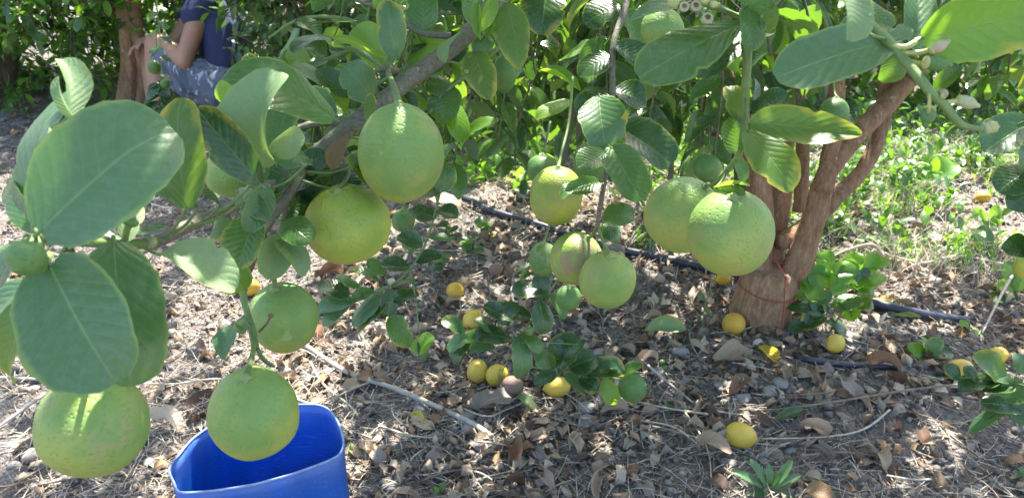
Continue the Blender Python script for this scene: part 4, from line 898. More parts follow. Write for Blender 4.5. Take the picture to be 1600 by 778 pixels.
# behind them
L((292, 325), (283, 153), 84, .56, .57, 'leafye', (-.2, .4, 1), .4, .12)
L((310, 325), (226, 292), 44, .58, .56, 'leafb', (0, .8, .6), .3)
L((345, 322), (288, 298), 30, .60, .58, 'leaf', (.1, .8, .6), .3)
L((408, 288), (308, 170), 62, .59, .58, 'leaf', (-.1, .3, 1), .5, .12)
L((412, 262), (436, 113), 92, .62, .60, 'leafu', (-.25, .1, 1), 1.0, .35, a=.5, b=.35, curl=.25, twist=.35, tipc=.25, wave=.14, notch=0)
L((425, 240), (468, 200), 40, .62, .62, 'leafu', (.8, .2, .5), .9, .3)
L((522, 186), (345, 128), 88, .68, .66, 'leafm', (0, .6, .8), .7, .2)
L((368, 172), (344, 126), 36, .63, .62, 'leafy', (-.4, .2, .9), .3)
L((392, 175), (380, 132), 30, .64, .62, 'leafm', (.6, .1, .6), .5)
L((485, 250), (432, 250), 54, .71, .68, 'leafb', (.1, .5, .9), .5, .2, a=.5, b=.35)
L((372, 300), (420, 345), 36, .67, .64, 'leafb', (-.5, .5, .6), .6, .3, twist=.8)
L((420, 292), (385, 362), 40, .66, .64, 'leafb', (.5, .3, .8), .6, .3)
L((400, 338), (374, 418), 62, .69, .68, 'leafm', (.1, .4, 1), .4)
L((365, 345), (328, 372), 38, .7, .7, 'leafye', (0, .4, .8), .4)
L((384, 452), (338, 402), 52, .73, .71, 'leafye', (-.1, .4, .9), .5, .2, a=.5, b=.35)
L((440, 345), (486, 378), 48, .75, .73, 'leafm', (.1, .4, .9), .4, .2, a=.5, b=.38)
L((448, 372), (420, 435), 50, .77, .75, 'leafu', (.2, .3, .9), .7, .3)
L((436, 378), (470, 432), 42, .76, .74, 'leafu', (.5, .3, .7), .8, .4)
L((365, 506), (350, 563), 42, .73, .72, 'leafb', (-.4, .4, .8), .6, .3, a=.5, b=.9)
L((384, 498), (372, 520), 20, .74, .74, 'leafu', (.4, .3, .7), .9, .5)
L((420, 262), (395, 300), 30, .7, .7, 'leafm', (.2, .6, .8), .4)
L((500, 265), (455, 300), 50, .8, .8, 'leaf', (-.1, .7, .6), .4)
L((520, 272), (560, 300), 42, .8, .8, 'leaf', (.3, .5, .8), .4)
L((455, 285), (495, 325), 50, .82, .82, 'leaf', (.2, .6, .7), .5)
L((430, 235), (460, 160), 60, .74, .76, 'leafm', (-.2, .4, .8), .5)
L((470, 270), (510, 240), 46, .8, .8, 'leaf', (.1, .5, .9), .4)
L((470, 268), (420, 300), 46, .76, .74, 'leaf', (.1, .5, .9), .4)
L((520, 190), (470, 150), 46, .86, .86, 'leafm', (0, .5, .8), .5)
L((515, 132), (448, 105), 42, .95, .93, 'leafb', (0, .7, .7), .4)
L((545, 150), (492, 112), 42, .9, .88, 'leaf', (-.2, .5, .8), .5)
L((580, 152), (538, 104), 58, .85, .83, 'leafb', (-.1, .5, 1), .3, .1, a=.42, b=.38)
L((618, 92), (606, 2), 45, .87, .86, 'leafb', (-.1, .2, 1), .3, .1)
L((575, 40), (481, 42), 30, 1.0, .98, 'leafb', (0, .9, .25), .4, .1)
L((520, 62), (456, 82), 40, 1.04, 1.0, 'leaf', (0, .8, .6), .4)
L((612, 95), (520, 62), 30, .92, .9, 'leafy', (.1, .9, .4), -.4, .35)
L((608, 108), (556, 42), 54, .96, .96, 'leafy', (-.3, .5, .9), .4)
L((602, 112), (516, 74), 32, .9, .87, 'leafb', (0, .9, .5), .3, .2)
L((636, 100), (676, 48), 52, 1.0, 1.0, 'leafy', (.2, .3, 1), .3)
L((735, 25), (628, 22), 62, 1.0, 1.02, 'leaf', (0, .7, .7), .3)
L((722, 52), (696, 98), 30, .92, .90, 'leafu', (-.7, .6, .4), 1.1, .3)
L((574, 192), (580, 146), 20, .81, .82, 'leafye', (.6, .1, .8), .3)
L((545, 215), (520, 266), 30, .80, .79, 'leafbr', (-.2, .5, .9), .5, .3)
L((575, 288), (548, 240), 32, .77, .78, 'leafye', (.3, .3, .8), .4, .4)
L((560, 255), (590, 292), 36, .78, .76, 'leaf', (.4, .3, .8), .7, .4)
L((705, 135), (690, 193), 50, .96, .95, 'leafm', (.1, .4, 1), .4)
L((705, 138), (665, 130), 42, .96, .95, 'leafm', (0, .4, 1), .4)
L((672, 176), (655, 215), 30, .96, .95, 'leaf', (.4, .4, .9), .4)
L((793, 4), (811, 108), 58, .95, .94, 'leafye', (.2, .2, 1), .2, .1, a=.6, b=.75)
L((744, 88), (764, 56), 30, .93, .93, 'leafm', (.1, .3, 1), .4)
L((740, 82), (764, 156), 48, .93, .90, 'leafye', (-.1, .6, .8), .6, .2)
L((745, 40), (735, -20), 34, .93, .93, 'leafm', (-.7, .2, .6), .5)
L((748, 50), (768, -15), 28, .92, .92, 'leafy', (.6, .1, .7), .4, .5)
L((750, 60), (745, 5), 20, .92, .92, 'leafy', (-.4, .2, .8), .3, .5)
L((855, -25), (845, 55), 66, 1.15, 1.13, 'leaf', (.1, .4, 1), .3)
L((660, 55), (660, -20), 50, .97, .97, 'leafm', (.2, .3, .9), .4)
L((600, 20), (560, -30), 44, 1.0, 1.0, 'leafm', (0, .4, .9), .4)
L((540, -5), (490, 18), 34, 1.02, 1.0, 'leafm', (.1, .6, .8), .4)
L((585, 12), (640, -30), 44, .97, .97, 'leafy', (0, .4, .9), .4)
L((610, 150), (650, 170), 40, .93, .93, 'leaf', (.1, .4, .9), .4)
rr = random.Random(77)
for i in range(64):        # leaves filling in behind, carried by the side branches
    px, py = rr.uniform(395, 720), rr.uniform(-10, 215)
    if py > 60+(px-395)*.0+150 or (px > 600 and py > 140) or (px < 440 and py < 95): continue
    a = rr.uniform(0, 6.28); l = rr.uniform(40, 62); d = rr.uniform(.98, 1.25)
    L((px, py), (px+l*math.cos(a), py+l*.7*math.sin(a)+10), rr.uniform(26, 44), d, d+rr.uniform(-.04, .04), rr.choice(['leaf', 'leafm', 'leafm', 'leaf', 'leafy', 'leafb']), (rr.uniform(-.5, .5), rr.uniform(.2, .9), .8), rr.uniform(.1, .7), .2)
for i in range(46):
    t_ = rr.random(); px = 440+t_*230+rr.uniform(-30, 30); py = 300-t_*170+rr.uniform(-75, 55); d = .80+.13*t_+rr.uniform(.02, .12); a = rr.uniform(0, 6.28); l = rr.uniform(26, 52)
    if 555 < px < 700 and py > 190: continue
    L((px, py), (px+l*math.cos(a), py+l*.8*math.sin(a)+6), rr.uniform(18, 36), d, d+rr.uniform(-.03, .03), rr.choice(['leaf', 'leafm', 'leaf', 'leafb', 'leafy', 'leafye']), (rr.uniform(-.6, .6), rr.uniform(.1, .8), .8), rr.uniform(.2, 1.0), .25)
for (p0, p1, wd, dd) in [((455, 300), (415, 330), 44, .80), ((470, 290), (505, 322), 46, .82), ((440, 310), (480, 345), 42, .83), ((425, 325), (392, 350), 36, .80), ((500, 285), (540, 310), 44, .84), ((520, 265), (485, 300), 44, .83), ((445, 290), (400, 300), 40, .82), ((560, 250), (590, 275), 34, .79), ((535, 240), (500, 225), 40, .86), ((480, 250), (440, 225), 44, .86)]:
    L(p0, p1, wd, dd, dd-.01, rr.choice(['leaf', 'leaf', 'leafm']), (rr.uniform(-.3, .3), .5, .8), .4, .25)
for i in range(16):
    t_ = i/16; x0 = 430+t_*260; y0 = 285-t_*200; a = rr.uniform(-1, 2.6); l = rr.uniform(40, 90); d = .79+.15*t_
    b.stem([P(x0, y0, d), P(x0+l*.5*math.cos(a), y0+l*.4*math.sin(a), d+.05), P(x0+l*math.cos(a+.3), y0+l*.8*math.sin(a+.3), d+.1)], [.0018, .0014, .0009], 'shoot', 'twig', 6, .05)
b.stem([P(690, 40, 1.05), P(600, 60, 1.1), P(520, 90, 1.12), P(440, 120, 1.1), P(410, 150, 1.08)], [.004, .0035, .003, .0025, .002], 'shoot', 'side_branch')
b.stem([P(600, 60, 1.1), P(540, 30, 1.15), P(470, 30, 1.18), P(420, 60, 1.2)], [.0035, .003, .0025, .002], 'shoot', 'side_branch')
b.done()
hanging(626, 241, 134, 157, .75, 'green', 'big green lemon hanging tip down under the middle of the thick grey branch', [(617, 140, .80), (607, 115, .87), (606, 108, .885)], nip=.8, sr=.0036, neck=1.0, tilt=(3, 8))
hanging(543, 350, 130, 120, .79, 'lime', 'yellowish green lemon hanging below the branch, left of the pointed one', [(545, 270, .80), (530, 240, .83)], tilt=(-6, 12), nip=.4)
hanging(146, 662, 163, 156, .545, 'green', 'largest green lemon at the lower left, just below the big leaves', [(146, 560, .53), (140, 470, .48), (110, 390, .46)], tilt=(4, 10), nip=.3)
hanging(398, 645, 138, 146, .70, 'green', 'green lemon hanging low over the blue bucket', [(396, 545, .73), (390, 510, .755)], nip=.2, sr=.0026, tilt=(0, 8))
hanging(444, 496, 107, 110, .83, 'green', 'green lemon with small star scars hanging beside a brown stub', [(428, 430, .80), (420, 410, .785), (428, 385, .775), (436, 368, .775)], sr=.0026, tilt=(-5, 10), nip=.3)
hanging(362, 270, 84, 76, .76, 'green', 'green lemon half hidden behind dark leaves at the left of the branch', [(372, 232, .76), (400, 300, .73)], tilt=(10, 10))
hanging(41, 404, 60, 52, .375, 'smallg', 'young dark green lemon with a blunt tip at the left edge', [(62, 422, .39), (78, 398, .43)], tilt=(30, -70), nip=1.6)
hanging(204, 346, 24, 14, .50, 'smallg', 'tiny pale fruitlet above the large leaves at the left', [(198, 360, .5), (195, 378, .515)], tilt=(30, 0), nip=0)
hanging(787, 116, 38, 58, 1.08, 'smallg', 'small elongated green lemon behind the yellow-tipped leaf', [(788, 80, 1.08), (790, 50, 1.06)])

# -- green shoot with the two large lemons
b = Branch('lemon_shoot', P(1170, -40, .64), 'green shoot hanging from the top with broad leaves above the two largest lemons', 'branch', bark='shoot')
b.stem([P(1175, -60, .62), P(1168, 20, .64), P(1168, 80, .66), P(1165, 140, .67), P(1164, 190, .69), P(1155, 240, .72), P(1136, 268, .75), P(1112, 290, .78)], [.0044, .0044, .0042, .0040, .0036, .0032, .0028, .0026], lump=.06)
b.stem([P(1168, 60, .655), P(1158, 30, .65), P(1110, 10, .64), P(1080, 2, .63)], [.003, .0026, .0022, .002], 'shoot', 'twig')
L = b.leaf
L((1152, 22), (985, 34), 58, .67, .66, 'leafb', (0, .8, .7), .5, .15, a=.6, b=.4)
L((1158, 38), (998, 122), 84, .63, .61, 'leafm', (0, .45, 1), .35, .12, a=.75, b=.42, wave=.05)
L((1160, 42), (1088, 118), 62, .68, .67, 'leaf', (.2, .5, .8), .4)
L((1166, 10), (1173, 80), 50, .61, .60, 'leafm', (.4, .3, .9), .6, .25)
L((1165, 20), (1225, -40), 60, .62, .6, 'leafm', (0, .4, 1), .4)
L((1175, 60), (1205, 5), 36, .62, .6, 'leafm', (.5, .3, .8), .3)
L((1156, 188), (1138, 136), 34, .70, .71, 'leafye', (-.2, .3, 1), .4, .2)
L((1152, 238), (1145, 182), 46, .71, .70, 'leafm', (-.1, .3, 1), .4, .15, a=.45, b=.4)
L((1168, 205), (1234, 300), 68, .66, .64, 'leafye', (.1, .3, 1), .35, .15, a=.55, b=.55)
L((1172, 192), (1346, 212), 62, .63, .61, 'leafye', (0, .25, 1), .3, .15, a=.5, b=.62, asym=.12)
L((1172, 178), (1232, 148), 46, .69, .68, 'leaf', (.2, .7, .7), .3, .2)
L((1170, 160), (1190, 225), 46, .70, .70, 'leaf', (.5, .4, .7), .4)
L((1172, 172), (1175, 118), 26, .69, .70, 'leaf', (.8, .2, .5), .2)
L((1118, 293), (1170, 291), 26, .74, .71, 'leafy', (0, 1, .35), .3, .2)
L((1120, 295), (1164, 305), 22, .74, .71, 'leafm', (0, .5, .9), .5)
L((1150, 240), (1160, 285), 24, .73, .73, 'leafm', (.3, .4, .8), .4)
b.done()
hanging(1066, 336, 112, 120, .88, 'green', 'large green lemon, left and rear one of the two touching', [(1105, 288, .82), (1112, 290, .785)], tilt=(28, 16), nip=.3)
hanging(1140, 364, 132, 136, .74, 'green', 'large green lemon, right and front one of the two touching', [(1120, 292, .775), (1112, 290, .785)], tilt=(-6, 14), nip=.8)
hanging(1034, 44, 66, 60, .86, 'green', 'green lemon partly covered by the broad leaf at the top', [(1040, 0, .86), (1050, -30, .84)])
hanging(1105, 262, 44, 42, 1.5, 'smallg', 'small green lemon behind and above the two touching large ones', [(1108, 230, 1.52), (1108, 190, 1.55)])
g = Geo(); fl = empty('flower_cluster', P(1080, 4, .62), label='small cluster of lemon flower buds at the top above the broad leaf', category='flowers')
for i, (px, py, r, m) in enumerate([(1052, 6, .0055, 'budy'), (1068, 13, .0045, 'petalp'), (1086, 12, .0050, 'petalp'), (1104, 31, .0052, 'petal'), (1100, 2, .0045, 'budy'), (1090, -6, .005, 'petal'), (1116, 8, .004, 'budy')]):
    c = P(px, py, .61); g = Geo(); g.ball(c, r, 1, 1, .75, 12, 6); g.tube([c+UP*.001, P(1085, -2, .625)], .0012, 6); link('flower_bud', g.mesh('flower_bud', M[m]), fl)
    if i in (1, 2, 3):
        g = Geo(); q = Vector((0, 0, 1)).rotation_difference(-FW); g2 = []
        rp_ = [c-FW*r*.72+(RT*math.cos(k*1.047)+UP*math.sin(k*1.047))*r*.72 for k in range(8)]; g.tube(rp_, r*.2, 6, cap=False); link('flower_rim', g.mesh('flower_rim', M['petal']), fl); g = Geo()
        g.ball(c-FW*r*.60, r*.46, 1, 1, 1, 8, 5); link('calyx', g.mesh('calyx', M['scar']), fl)

# -- twig with buds and fruitlets at the upper right
b = Branch('lemon_twig', P(1320, -20, .55), 'green twig with pale buds and fruitlets reaching right below the big yellow-green leaf', 'branch', bark='shoot')
b.stem([P(1310, -30, .56), P(1345, 25, .54), P(1385, 62, .52), P(1420, 102, .51), P(1450, 140, .50), P(1478, 168, .50), P(1498, 192, .50), P(1520, 200, .50), P(1545, 201, .50)], [.0034, .0034, .0036, .0034, .0031, .0028, .0024, .0018, .0014], lump=.08)
L = b.leaf
L((1398, 62), (1212, 122), 88, .525, .51, 'leafb', (.1, .5, 1), .35, .10, a=.5, b=.40)
L((1382, 62), (1424, 44), 34, .53, .53, 'leafb', (0, .6, .8), .3)
L((1322, -10), (1326, 64), 62, .46, .45, 'leafu', (.2, .3, 1), .5, .3, twist=.6)
L((1330, 5), (1396, 42), 54, .58, .57, 'leafm', (0, .5, .9), .4)
L((1432, 84), (1436, -20), 48, .60, .62, 'leafb', (-.2, .3, 1), .3)
L((1440, 60), (1650, 8), 104, .52, .50, 'leafsun', (.1, -.25, 1), .2, .1, a=.5, b=.5)
L((1405, 85), (1380, 130), 40, .54, .55, 'leafm', (.2, .4, .9), .4)
L((1340, 10), (1260, -30), 50, .55, .55, 'leafm', (.2, .5, .9), .4)
L((1350, 20), (1300, 90), 50, .60, .60, 'leafm', (.3, .5, .8), .4)
for i, (pts, r, bud, br, m, sx) in enumerate([([(1395, 72, .515), (1415, 74, .51), (1430, 66, .51)], .0024, None, 0, 'budy', 1), ([(1408, 84, .512), (1440, 82, .51)], .0022, (1466, 74, 1487, 62), .0038, 'petalp', 1.9), ([(1415, 95, .51), (1442, 100, .51)], .002, (1462, 99, 1488, 101), .0052, 'smallg', 1.6),
    ([(1478, 160, .50), (1500, 158, .50)], .002, (1510, 160, 1535, 168), .0042, 'petal', 1.7), ([(1545, 201, .50), (1546, 200, .5)], .002, (1549, 199, 1552, 198), .0042, 'budy', 1.0), ([(1452, 145, .50), (1452, 165, .49)], .0014, (1450, 180, 1446, 198), .0048, 'smallg', 1.3), ([(1468, 155, .50), (1472, 150, .495)], .0016, (1473, 147, 1474, 145), .0034, 'petalp', 1.0)]):
    g = Geo().tube([P(*q) for q in pts]+([P(bud[0], bud[1], .50)] if bud else []), r*.8, 8); link('bud_stalk', g.mesh('bud_stalk', M['budy']), b.root)
    if bud:
        c = P(bud[0], bud[1], .50); e = P(bud[2], bud[3], .50); ax = (e-c).normalized(); q = Vector((0, 0, 1)).rotation_difference(ax); g = Geo(); g.ball(c, br, 1, 1, sx, 14, 9, q)
        if sx > 1.2: g.ball(c+ax*br*sx*.95, br*.42, 1, 1, 1.6, 10, 6, q)
        o = link('fruit_bud', g.mesh('fruit_bud', M[m]), b.root); g = Geo(); g.ball(c-ax*br*sx*.75, br*.85, 1, 1, .45, 10, 6, q)
        if sx == 1.0 and i == 4:
            for k in range(6): a = k*1.047; g.ball(c-FW*br*.5+(RT*math.cos(a)+UP*math.sin(a))*br*.72, br*.30, 1, 1, .8, 8, 5)
        link('calyx', g.mesh('calyx', M['budy' if i != 4 else 'petal']), b.root)
b.done()

# -- centre hanging shoot with yellow leaf
b = Branch('lemon_shoot', P(978, -30, 1.05), 'long shoot hanging in the centre with one yellow leaf above two green lemons', 'branch', bark='shoot')
b.stem([P(985, -50, 1.1), P(978, 10, 1.08), P(959, 67, 1.05), P(957, 144, 1.03), P(960, 200, 1.02), P(955, 235, 1.01), P(946, 275, 1.0), P(936, 335, 1.01), P(934, 356, 1.02)], [.0056, .005, .0044, .0040, .0036, .0034, .0034, .0032, .003], mat='barkg', lump=.1)
L = b.leaf
L((936, 150), (946, 234), 66, 1.0, .98, 'leafb', (-.2, .4, 1), .4, .15, a=.45, b=.4)
L((953, 230), (1002, 314), 66, .97, .94, 'leafm', (.2, .35, 1), .3, .1, a=.48, b=.42)
L((968, 200), (1048, 258), 72, 1.08, 1.06, 'leaf', (.2, .4, 1), .35, .15, a=.42, b=.38)
L((948, 240), (903, 262), 44, .96, .94, 'leafm', (-.1, .5, 1), .4)
L((938, 284), (884, 300), 30, .97, .95, 'leafm', (0, .3, 1), .5, .25)
L((903, 285), (880, 312), 30, .97, .95, 'leafm', (-.5, .3, .8), .4)
L((963, 205), (975, 172), 22, 1.0, .99, 'leafyy', (.3, .2, 1), .6, label='yellow leaf')
L((960, 232), (968, 205), 24, 1.0, .99, 'leafye', (.1, .2, 1), .4)
L((944, 345), (990, 335), 42, 1.05, 1.06, 'leafm', (.1, .6, .8), .5)
L((940, 350), (968, 378), 34, 1.08, 1.08, 'leaf', (.3, .5, .8), .4)
L((960, 70), (1010, 110), 56, 1.05, 1.05, 'leaf', (.2, .5, .9), .4)
L((958, 90), (905, 120), 50, 1.05, 1.05, 'leaf', (-.2, .6, .8), .4)
L((958, 140), (1010, 165), 50, 1.05, 1.05, 'leaf', (.3, .5, .9), .4)
L((955, 150), (903, 180), 50, 1.06, 1.06, 'leaf', (-.3, .6, .7), .4)
L((970, 10), (915, 40), 52, 1.1, 1.1, 'leaf', (-.2, .5, .9), .4)
L((975, 15), (1000, 75), 46, 1.1, 1.1, 'leafm', (.4, .5, .8), .4)
L((952, 260), (985, 300), 40, 1.05, 1.05, 'leaf', (.4, .3, .9), .4)
L((893, 158), (838, 186), 30, 1.3, 1.28, 'leafy', (0, .7, .7), .4)
b.done()
hanging(900, 404, 82, 82, 1.10, 'scab', 'green lemon with brown scabbed skin on its left side', [(926, 368, 1.06), (932, 352, 1.03)], tilt=(22, 8), nip=.2)
hanging(950, 437, 89, 92, 1.03, 'green', 'round green lemon in front of the scabbed one', [(941, 375, 1.02), (935, 355, 1.02)], tilt=(0, 12), nip=.3)
hanging(869, 306, 82, 94, 1.12, 'lime', 'yellow-green lemon with a pointed lower end left of the centre shoot', [(877, 240, 1.14), (889, 190, 1.18), (895, 120, 1.2)], tilt=(2, 6), nip=1.0)
hanging(848, 265, 50, 46, 1.4, 'smallg', 'small green lemon behind the yellow-green one', [(850, 235, 1.4), (860, 190, 1.42)])
hanging(923, 255, 54, 68, 1.25, 'smallg', 'green lemon hidden behind leaves of the centre shoot', [(930, 210, 1.24), (945, 170, 1.2)])
hanging(849, 405, 46, 54, 1.35, 'smallg', 'small green lemon left of the scabbed one', [(852, 372, 1.36), (862, 340, 1.38)])
hanging(888, 465, 40, 40, 1.35, 'smallg', 'small green lemon directly below the scabbed one', [(882, 440, 1.36), (865, 430, 1.4)])
hanging(1303, 176, 46, 46, 1.5, 'smallg', 'green lemon between the upper limbs of the forked tree', [(1303, 140, 1.5), (1300, 90, 1.5)])
hanging(630, 345, 36, 36, 1.45, 'smallg', 'small green lemon low behind the yellowish green one', [(632, 320, 1.45), (645, 300, 1.45)])
hanging(241, 105, 19, 22, 3.5, 'smallg', 'far green lemon hanging in front of the person', [(243, 85, 3.5), (245, 40, 3.5)])
hanging(258, 132, 15, 16, 3.5, 'smallg', 'smaller far green lemon just below the one in front of the person', [(254, 120, 3.5), (250, 100, 3.5)])
hanging(1599, 415, 26, 40, 1.2, 'lime', 'yellow-green lemon cut by the right edge', [(1600, 380, 1.2), (1610, 340, 1.2)])
hanging(1345, 78, 30, 30, 1.7, 'smallg', 'small green lemon high between the limbs', [(1345, 50, 1.7), (1350, 10, 1.7)])

def plant(name, label, cat, stems, leaves, d, group=None, bark='shoot', rad=.0025, ground=False, minr=.0012):
    """stems as pixel lists, leaves as (base, tip, width, material, facing); d = depth or None for things standing on the ground"""
    f0 = stems[0][0]; Q = lambda p: P(p[0], p[1], (p[2] if len(p) > 2 else 0)+d)
    b = Branch(name, Q(f0), label, cat, group, bark)
    for i, s_ in enumerate(stems): b.stem([Q(p) for p in s_], rad if i == 0 else rad*.7, bark, 'stem' if i == 0 else 'twig', lump=.08)
    for (bs, tp_, wd, m, n) in leaves: b.leaf(bs, tp_, wd, d+(bs[2] if len(bs) > 2 else 0), d+(tp_[2] if len(tp_) > 2 else 0), m, n, .4, .15)
    return b.done()
U1 = (0, .7, .7); U2 = (.4, .6, .7); U3 = (-.4, .6, .7); U4 = (0, 1, .4)
plant('lemon_shoot', 'leafy shoot hanging low right of the green lemon with the brown stub', 'branch',
      [[(690, 290), (675, 350), (655, 400), (620, 440), (575, 460), (540, 465)], [(640, 420), (650, 470), (655, 520), (662, 532)], [(660, 390), (630, 395), (610, 400)]],
      [((545, 462), (497, 446), 36, 'leaf', U1), ((560, 450), (524, 432), 30, 'leafb', U4), ((590, 440), (545, 428), 26, 'leafb', U4), ((552, 470), (497, 492), 38, 'leafb', U1), ((545, 478), (505, 508), 26, 'leafb', U1),
       ((585, 455), (550, 478), 28, 'leafm', U3), ((598, 462), (552, 510), 38, 'leafb', U3), ((603, 470), (560, 520), 34, 'leaf', U3), ((610, 452), (606, 492), 30, 'leaf', U2), ((615, 470), (655, 462), 30, 'leaf', U1), ((612, 450), (650, 440), 22, 'leafm', U4),
       ((608, 495), (640, 542), 44, 'leafm', U2), ((645, 550), (678, 525), 26, 'leafg', U2), ((655, 530), (662, 565), 18, 'leaf', U2), ((640, 420), (595, 415), 30, 'leaf', U1), ((650, 410), (690, 400), 28, 'leaf', U1), ((660, 385), (620, 370), 30, 'leaf', U3), ((668, 370), (705, 378), 26, 'leafb', U4),
       ((680, 340), (640, 330), 34, 'leaf', U3), ((682, 330), (715, 340), 30, 'leaf', U2), ((688, 300), (650, 300), 34, 'leaf', U3), ((600, 430), (575, 405), 24, 'leafm', U1), ((690, 300), (700, 255), 40, 'leafm', U1)], 1.35)
plant('lemon_shoot', 'low leafy spray resting over the litter left of the scabbed lemon', 'branch',
      [[(905, 400, .1), (870, 440, .1), (850, 465, .08), (825, 510, .05), (800, 550), (785, 580)], [(820, 520, .05), (790, 510, .03), (750, 520), (725, 520)], [(800, 535), (850, 535), (905, 538)]],
      [((852, 452), (800, 455), 36, 'leaf', U1), ((848, 470), (845, 425), 30, 'leaf', U3), ((830, 495), (764, 492), 38, 'leaf', U1), ((842, 470), (848, 522), 40, 'leaf', U2), ((860, 460), (878, 500), 24, 'leafm', U2), ((800, 530), (737, 525), 34, 'leaf', U1),
       ((808, 525), (812, 592), 36, 'leafb', U2), ((772, 540), (735, 552), 26, 'leafb', U3), ((790, 500), (755, 478), 28, 'leaf', U1), ((770, 520), (740, 500), 26, 'leafb', U4), ((815, 520), (845, 550), 26, 'leafm', U2),
       ((725, 520), (690, 500), 26, 'leaf', U1), ((730, 525), (700, 548), 28, 'leafb', U1), ((735, 530), (708, 568), 28, 'leaf', U3), ((780, 505), (810, 475), 26, 'leaf', U1), ((755, 520), (720, 535), 24, 'leafg', U1)], 1.62)
plant('lemon_shoot', 'low spray of dark leaves around the green fruit on the soil', 'branch',
      [[(800, 560, .06), (840, 575, .03), (885, 580), (930, 585), (975, 590)], [(870, 578), (890, 550), (905, 535)]],
      [((872, 580), (910, 530), 50, 'leaf', U3), ((890, 575), (932, 560), 40, 'leaf', U2), ((905, 582), (975, 583), 42, 'leaf', U1), ((930, 580), (965, 575), 34, 'leafm', U4), ((882, 585), (915, 615), 32, 'leafb', U2), ((905, 590), (935, 610), 30, 'leaf', U1), ((945, 590), (960, 632), 26, 'leafy', U3),
       ((968, 588), (1004, 568), 20, 'leafm', U3), ((860, 575), (850, 545), 34, 'leafm', U3), ((880, 560), (860, 535), 30, 'leaf', U1), ((870, 585), (835, 600), 26, 'leaf', U1)], 1.78)
hanging(988, 605, 46, 44, 1.82, 'smallg', 'green fruit lying among leaves at the end of the low spray', [(965, 592, 1.81), (950, 588, 1.8)], tilt=(60, 20))
hanging(827, 517, 14, 16, 1.6, 'smallg', 'tiny green fruitlet on the low spray', [(828, 505, 1.63), (830, 500, 1.64)])
plant('lemon_shoot', 'spray of broad dark leaves reaching in at the right edge low over ripe lemons', 'branch',
      [[(1680, 600, -.1), (1620, 605, -.05), (1580, 598), (1540, 592), (1490, 590), (1440, 592)], [(1620, 605, -.05), (1590, 625), (1560, 640)]],
      [((1572, 590), (1520, 555), 44, 'leafye', U3), ((1580, 592), (1535, 580), 34, 'leaf', U1), ((1580, 600), (1536, 612), 40, 'leaf', U1), ((1590, 580), (1602, 555), 50, 'leafb', U2), ((1600, 640), (1532, 630), 36, 'leaf', U1), ((1575, 640), (1515, 676), 24, 'leafb', U4), ((1600, 600), (1568, 620), 40, 'leafm', U2),
       ((1500, 592), (1475, 572), 22, 'leaf', U3), ((1530, 592), (1505, 575), 26, 'leaf', U1), ((1620, 620), (1580, 655), 44, 'leaf', U2), ((1560, 598), (1500, 612), 40, 'leaf', U4), ((1610, 590), (1640, 560), 50, 'leaf', U2), ((1545, 650), (1560, 662), 14, 'leafg', U2)], 1.62)
plant('lemon_shoot', 'shaded dark leaves hanging in at the right edge above the sunny ground', 'branch',
      [[(1680, 120), (1640, 180), (1620, 240), (1612, 320)], [(1640, 180), (1600, 190), (1590, 195)], [(1620, 250), (1600, 262), (1590, 262)]],
      [((1612, 190), (1537, 238), 66, 'leafb', U1), ((1618, 230), (1596, 275), 60, 'leafb', U2), ((1612, 262), (1560, 300), 60, 'leaf', U3), ((1612, 300), (1575, 325), 40, 'leaf', U2), ((1625, 100), (1596, 150), 50, 'leafm', U2), ((1615, 400), (1565, 385), 44, 'leaf', U3), ((1650, 60), (1590, 85), 50, 'leaf', U1), ((1610, 320), (1600, 400), 50, 'leaf', U2)], .9)
plant('lemon_shoot', 'twig with small leaves and two far lemons hanging in front of the person', 'branch', [[(242, -30), (246, 20), (250, 60), (252, 100), (250, 140)]],
      [((250, 60+i*14), (250+(-1)**i*18, 70+i*14), 10, ['leaf', 'leafm'][i % 2], [U1, U2, U3][i % 3]) for i in range(7)]+[((250, 125+i*5), (248+(-1)**i*(12+i*2), 142+i*5), 17, 'leaf', [U1, U2, U3][i % 3]) for i in range(11)]+[((247, 10+i*12), (247+(-1)**i*16, 22+i*12), 10, 'leafm', [U1, U2, U3][i % 3]) for i in range(4)], 3.5, rad=.004)
plant('lemon_shoot', 'bright young leaf tips poking up in front of the shorts of the person', 'branch', [[(410, 150), (395, 120), (390, 100)]],
      [((395, 112), (366, 108), 20, 'leafg', U3), ((397, 118), (387, 84), 24, 'leafm', U1), ((400, 112), (412, 100), 16, 'leafg', U2), ((402, 120), (420, 120), 18, 'leafm', U2)], 1.25)
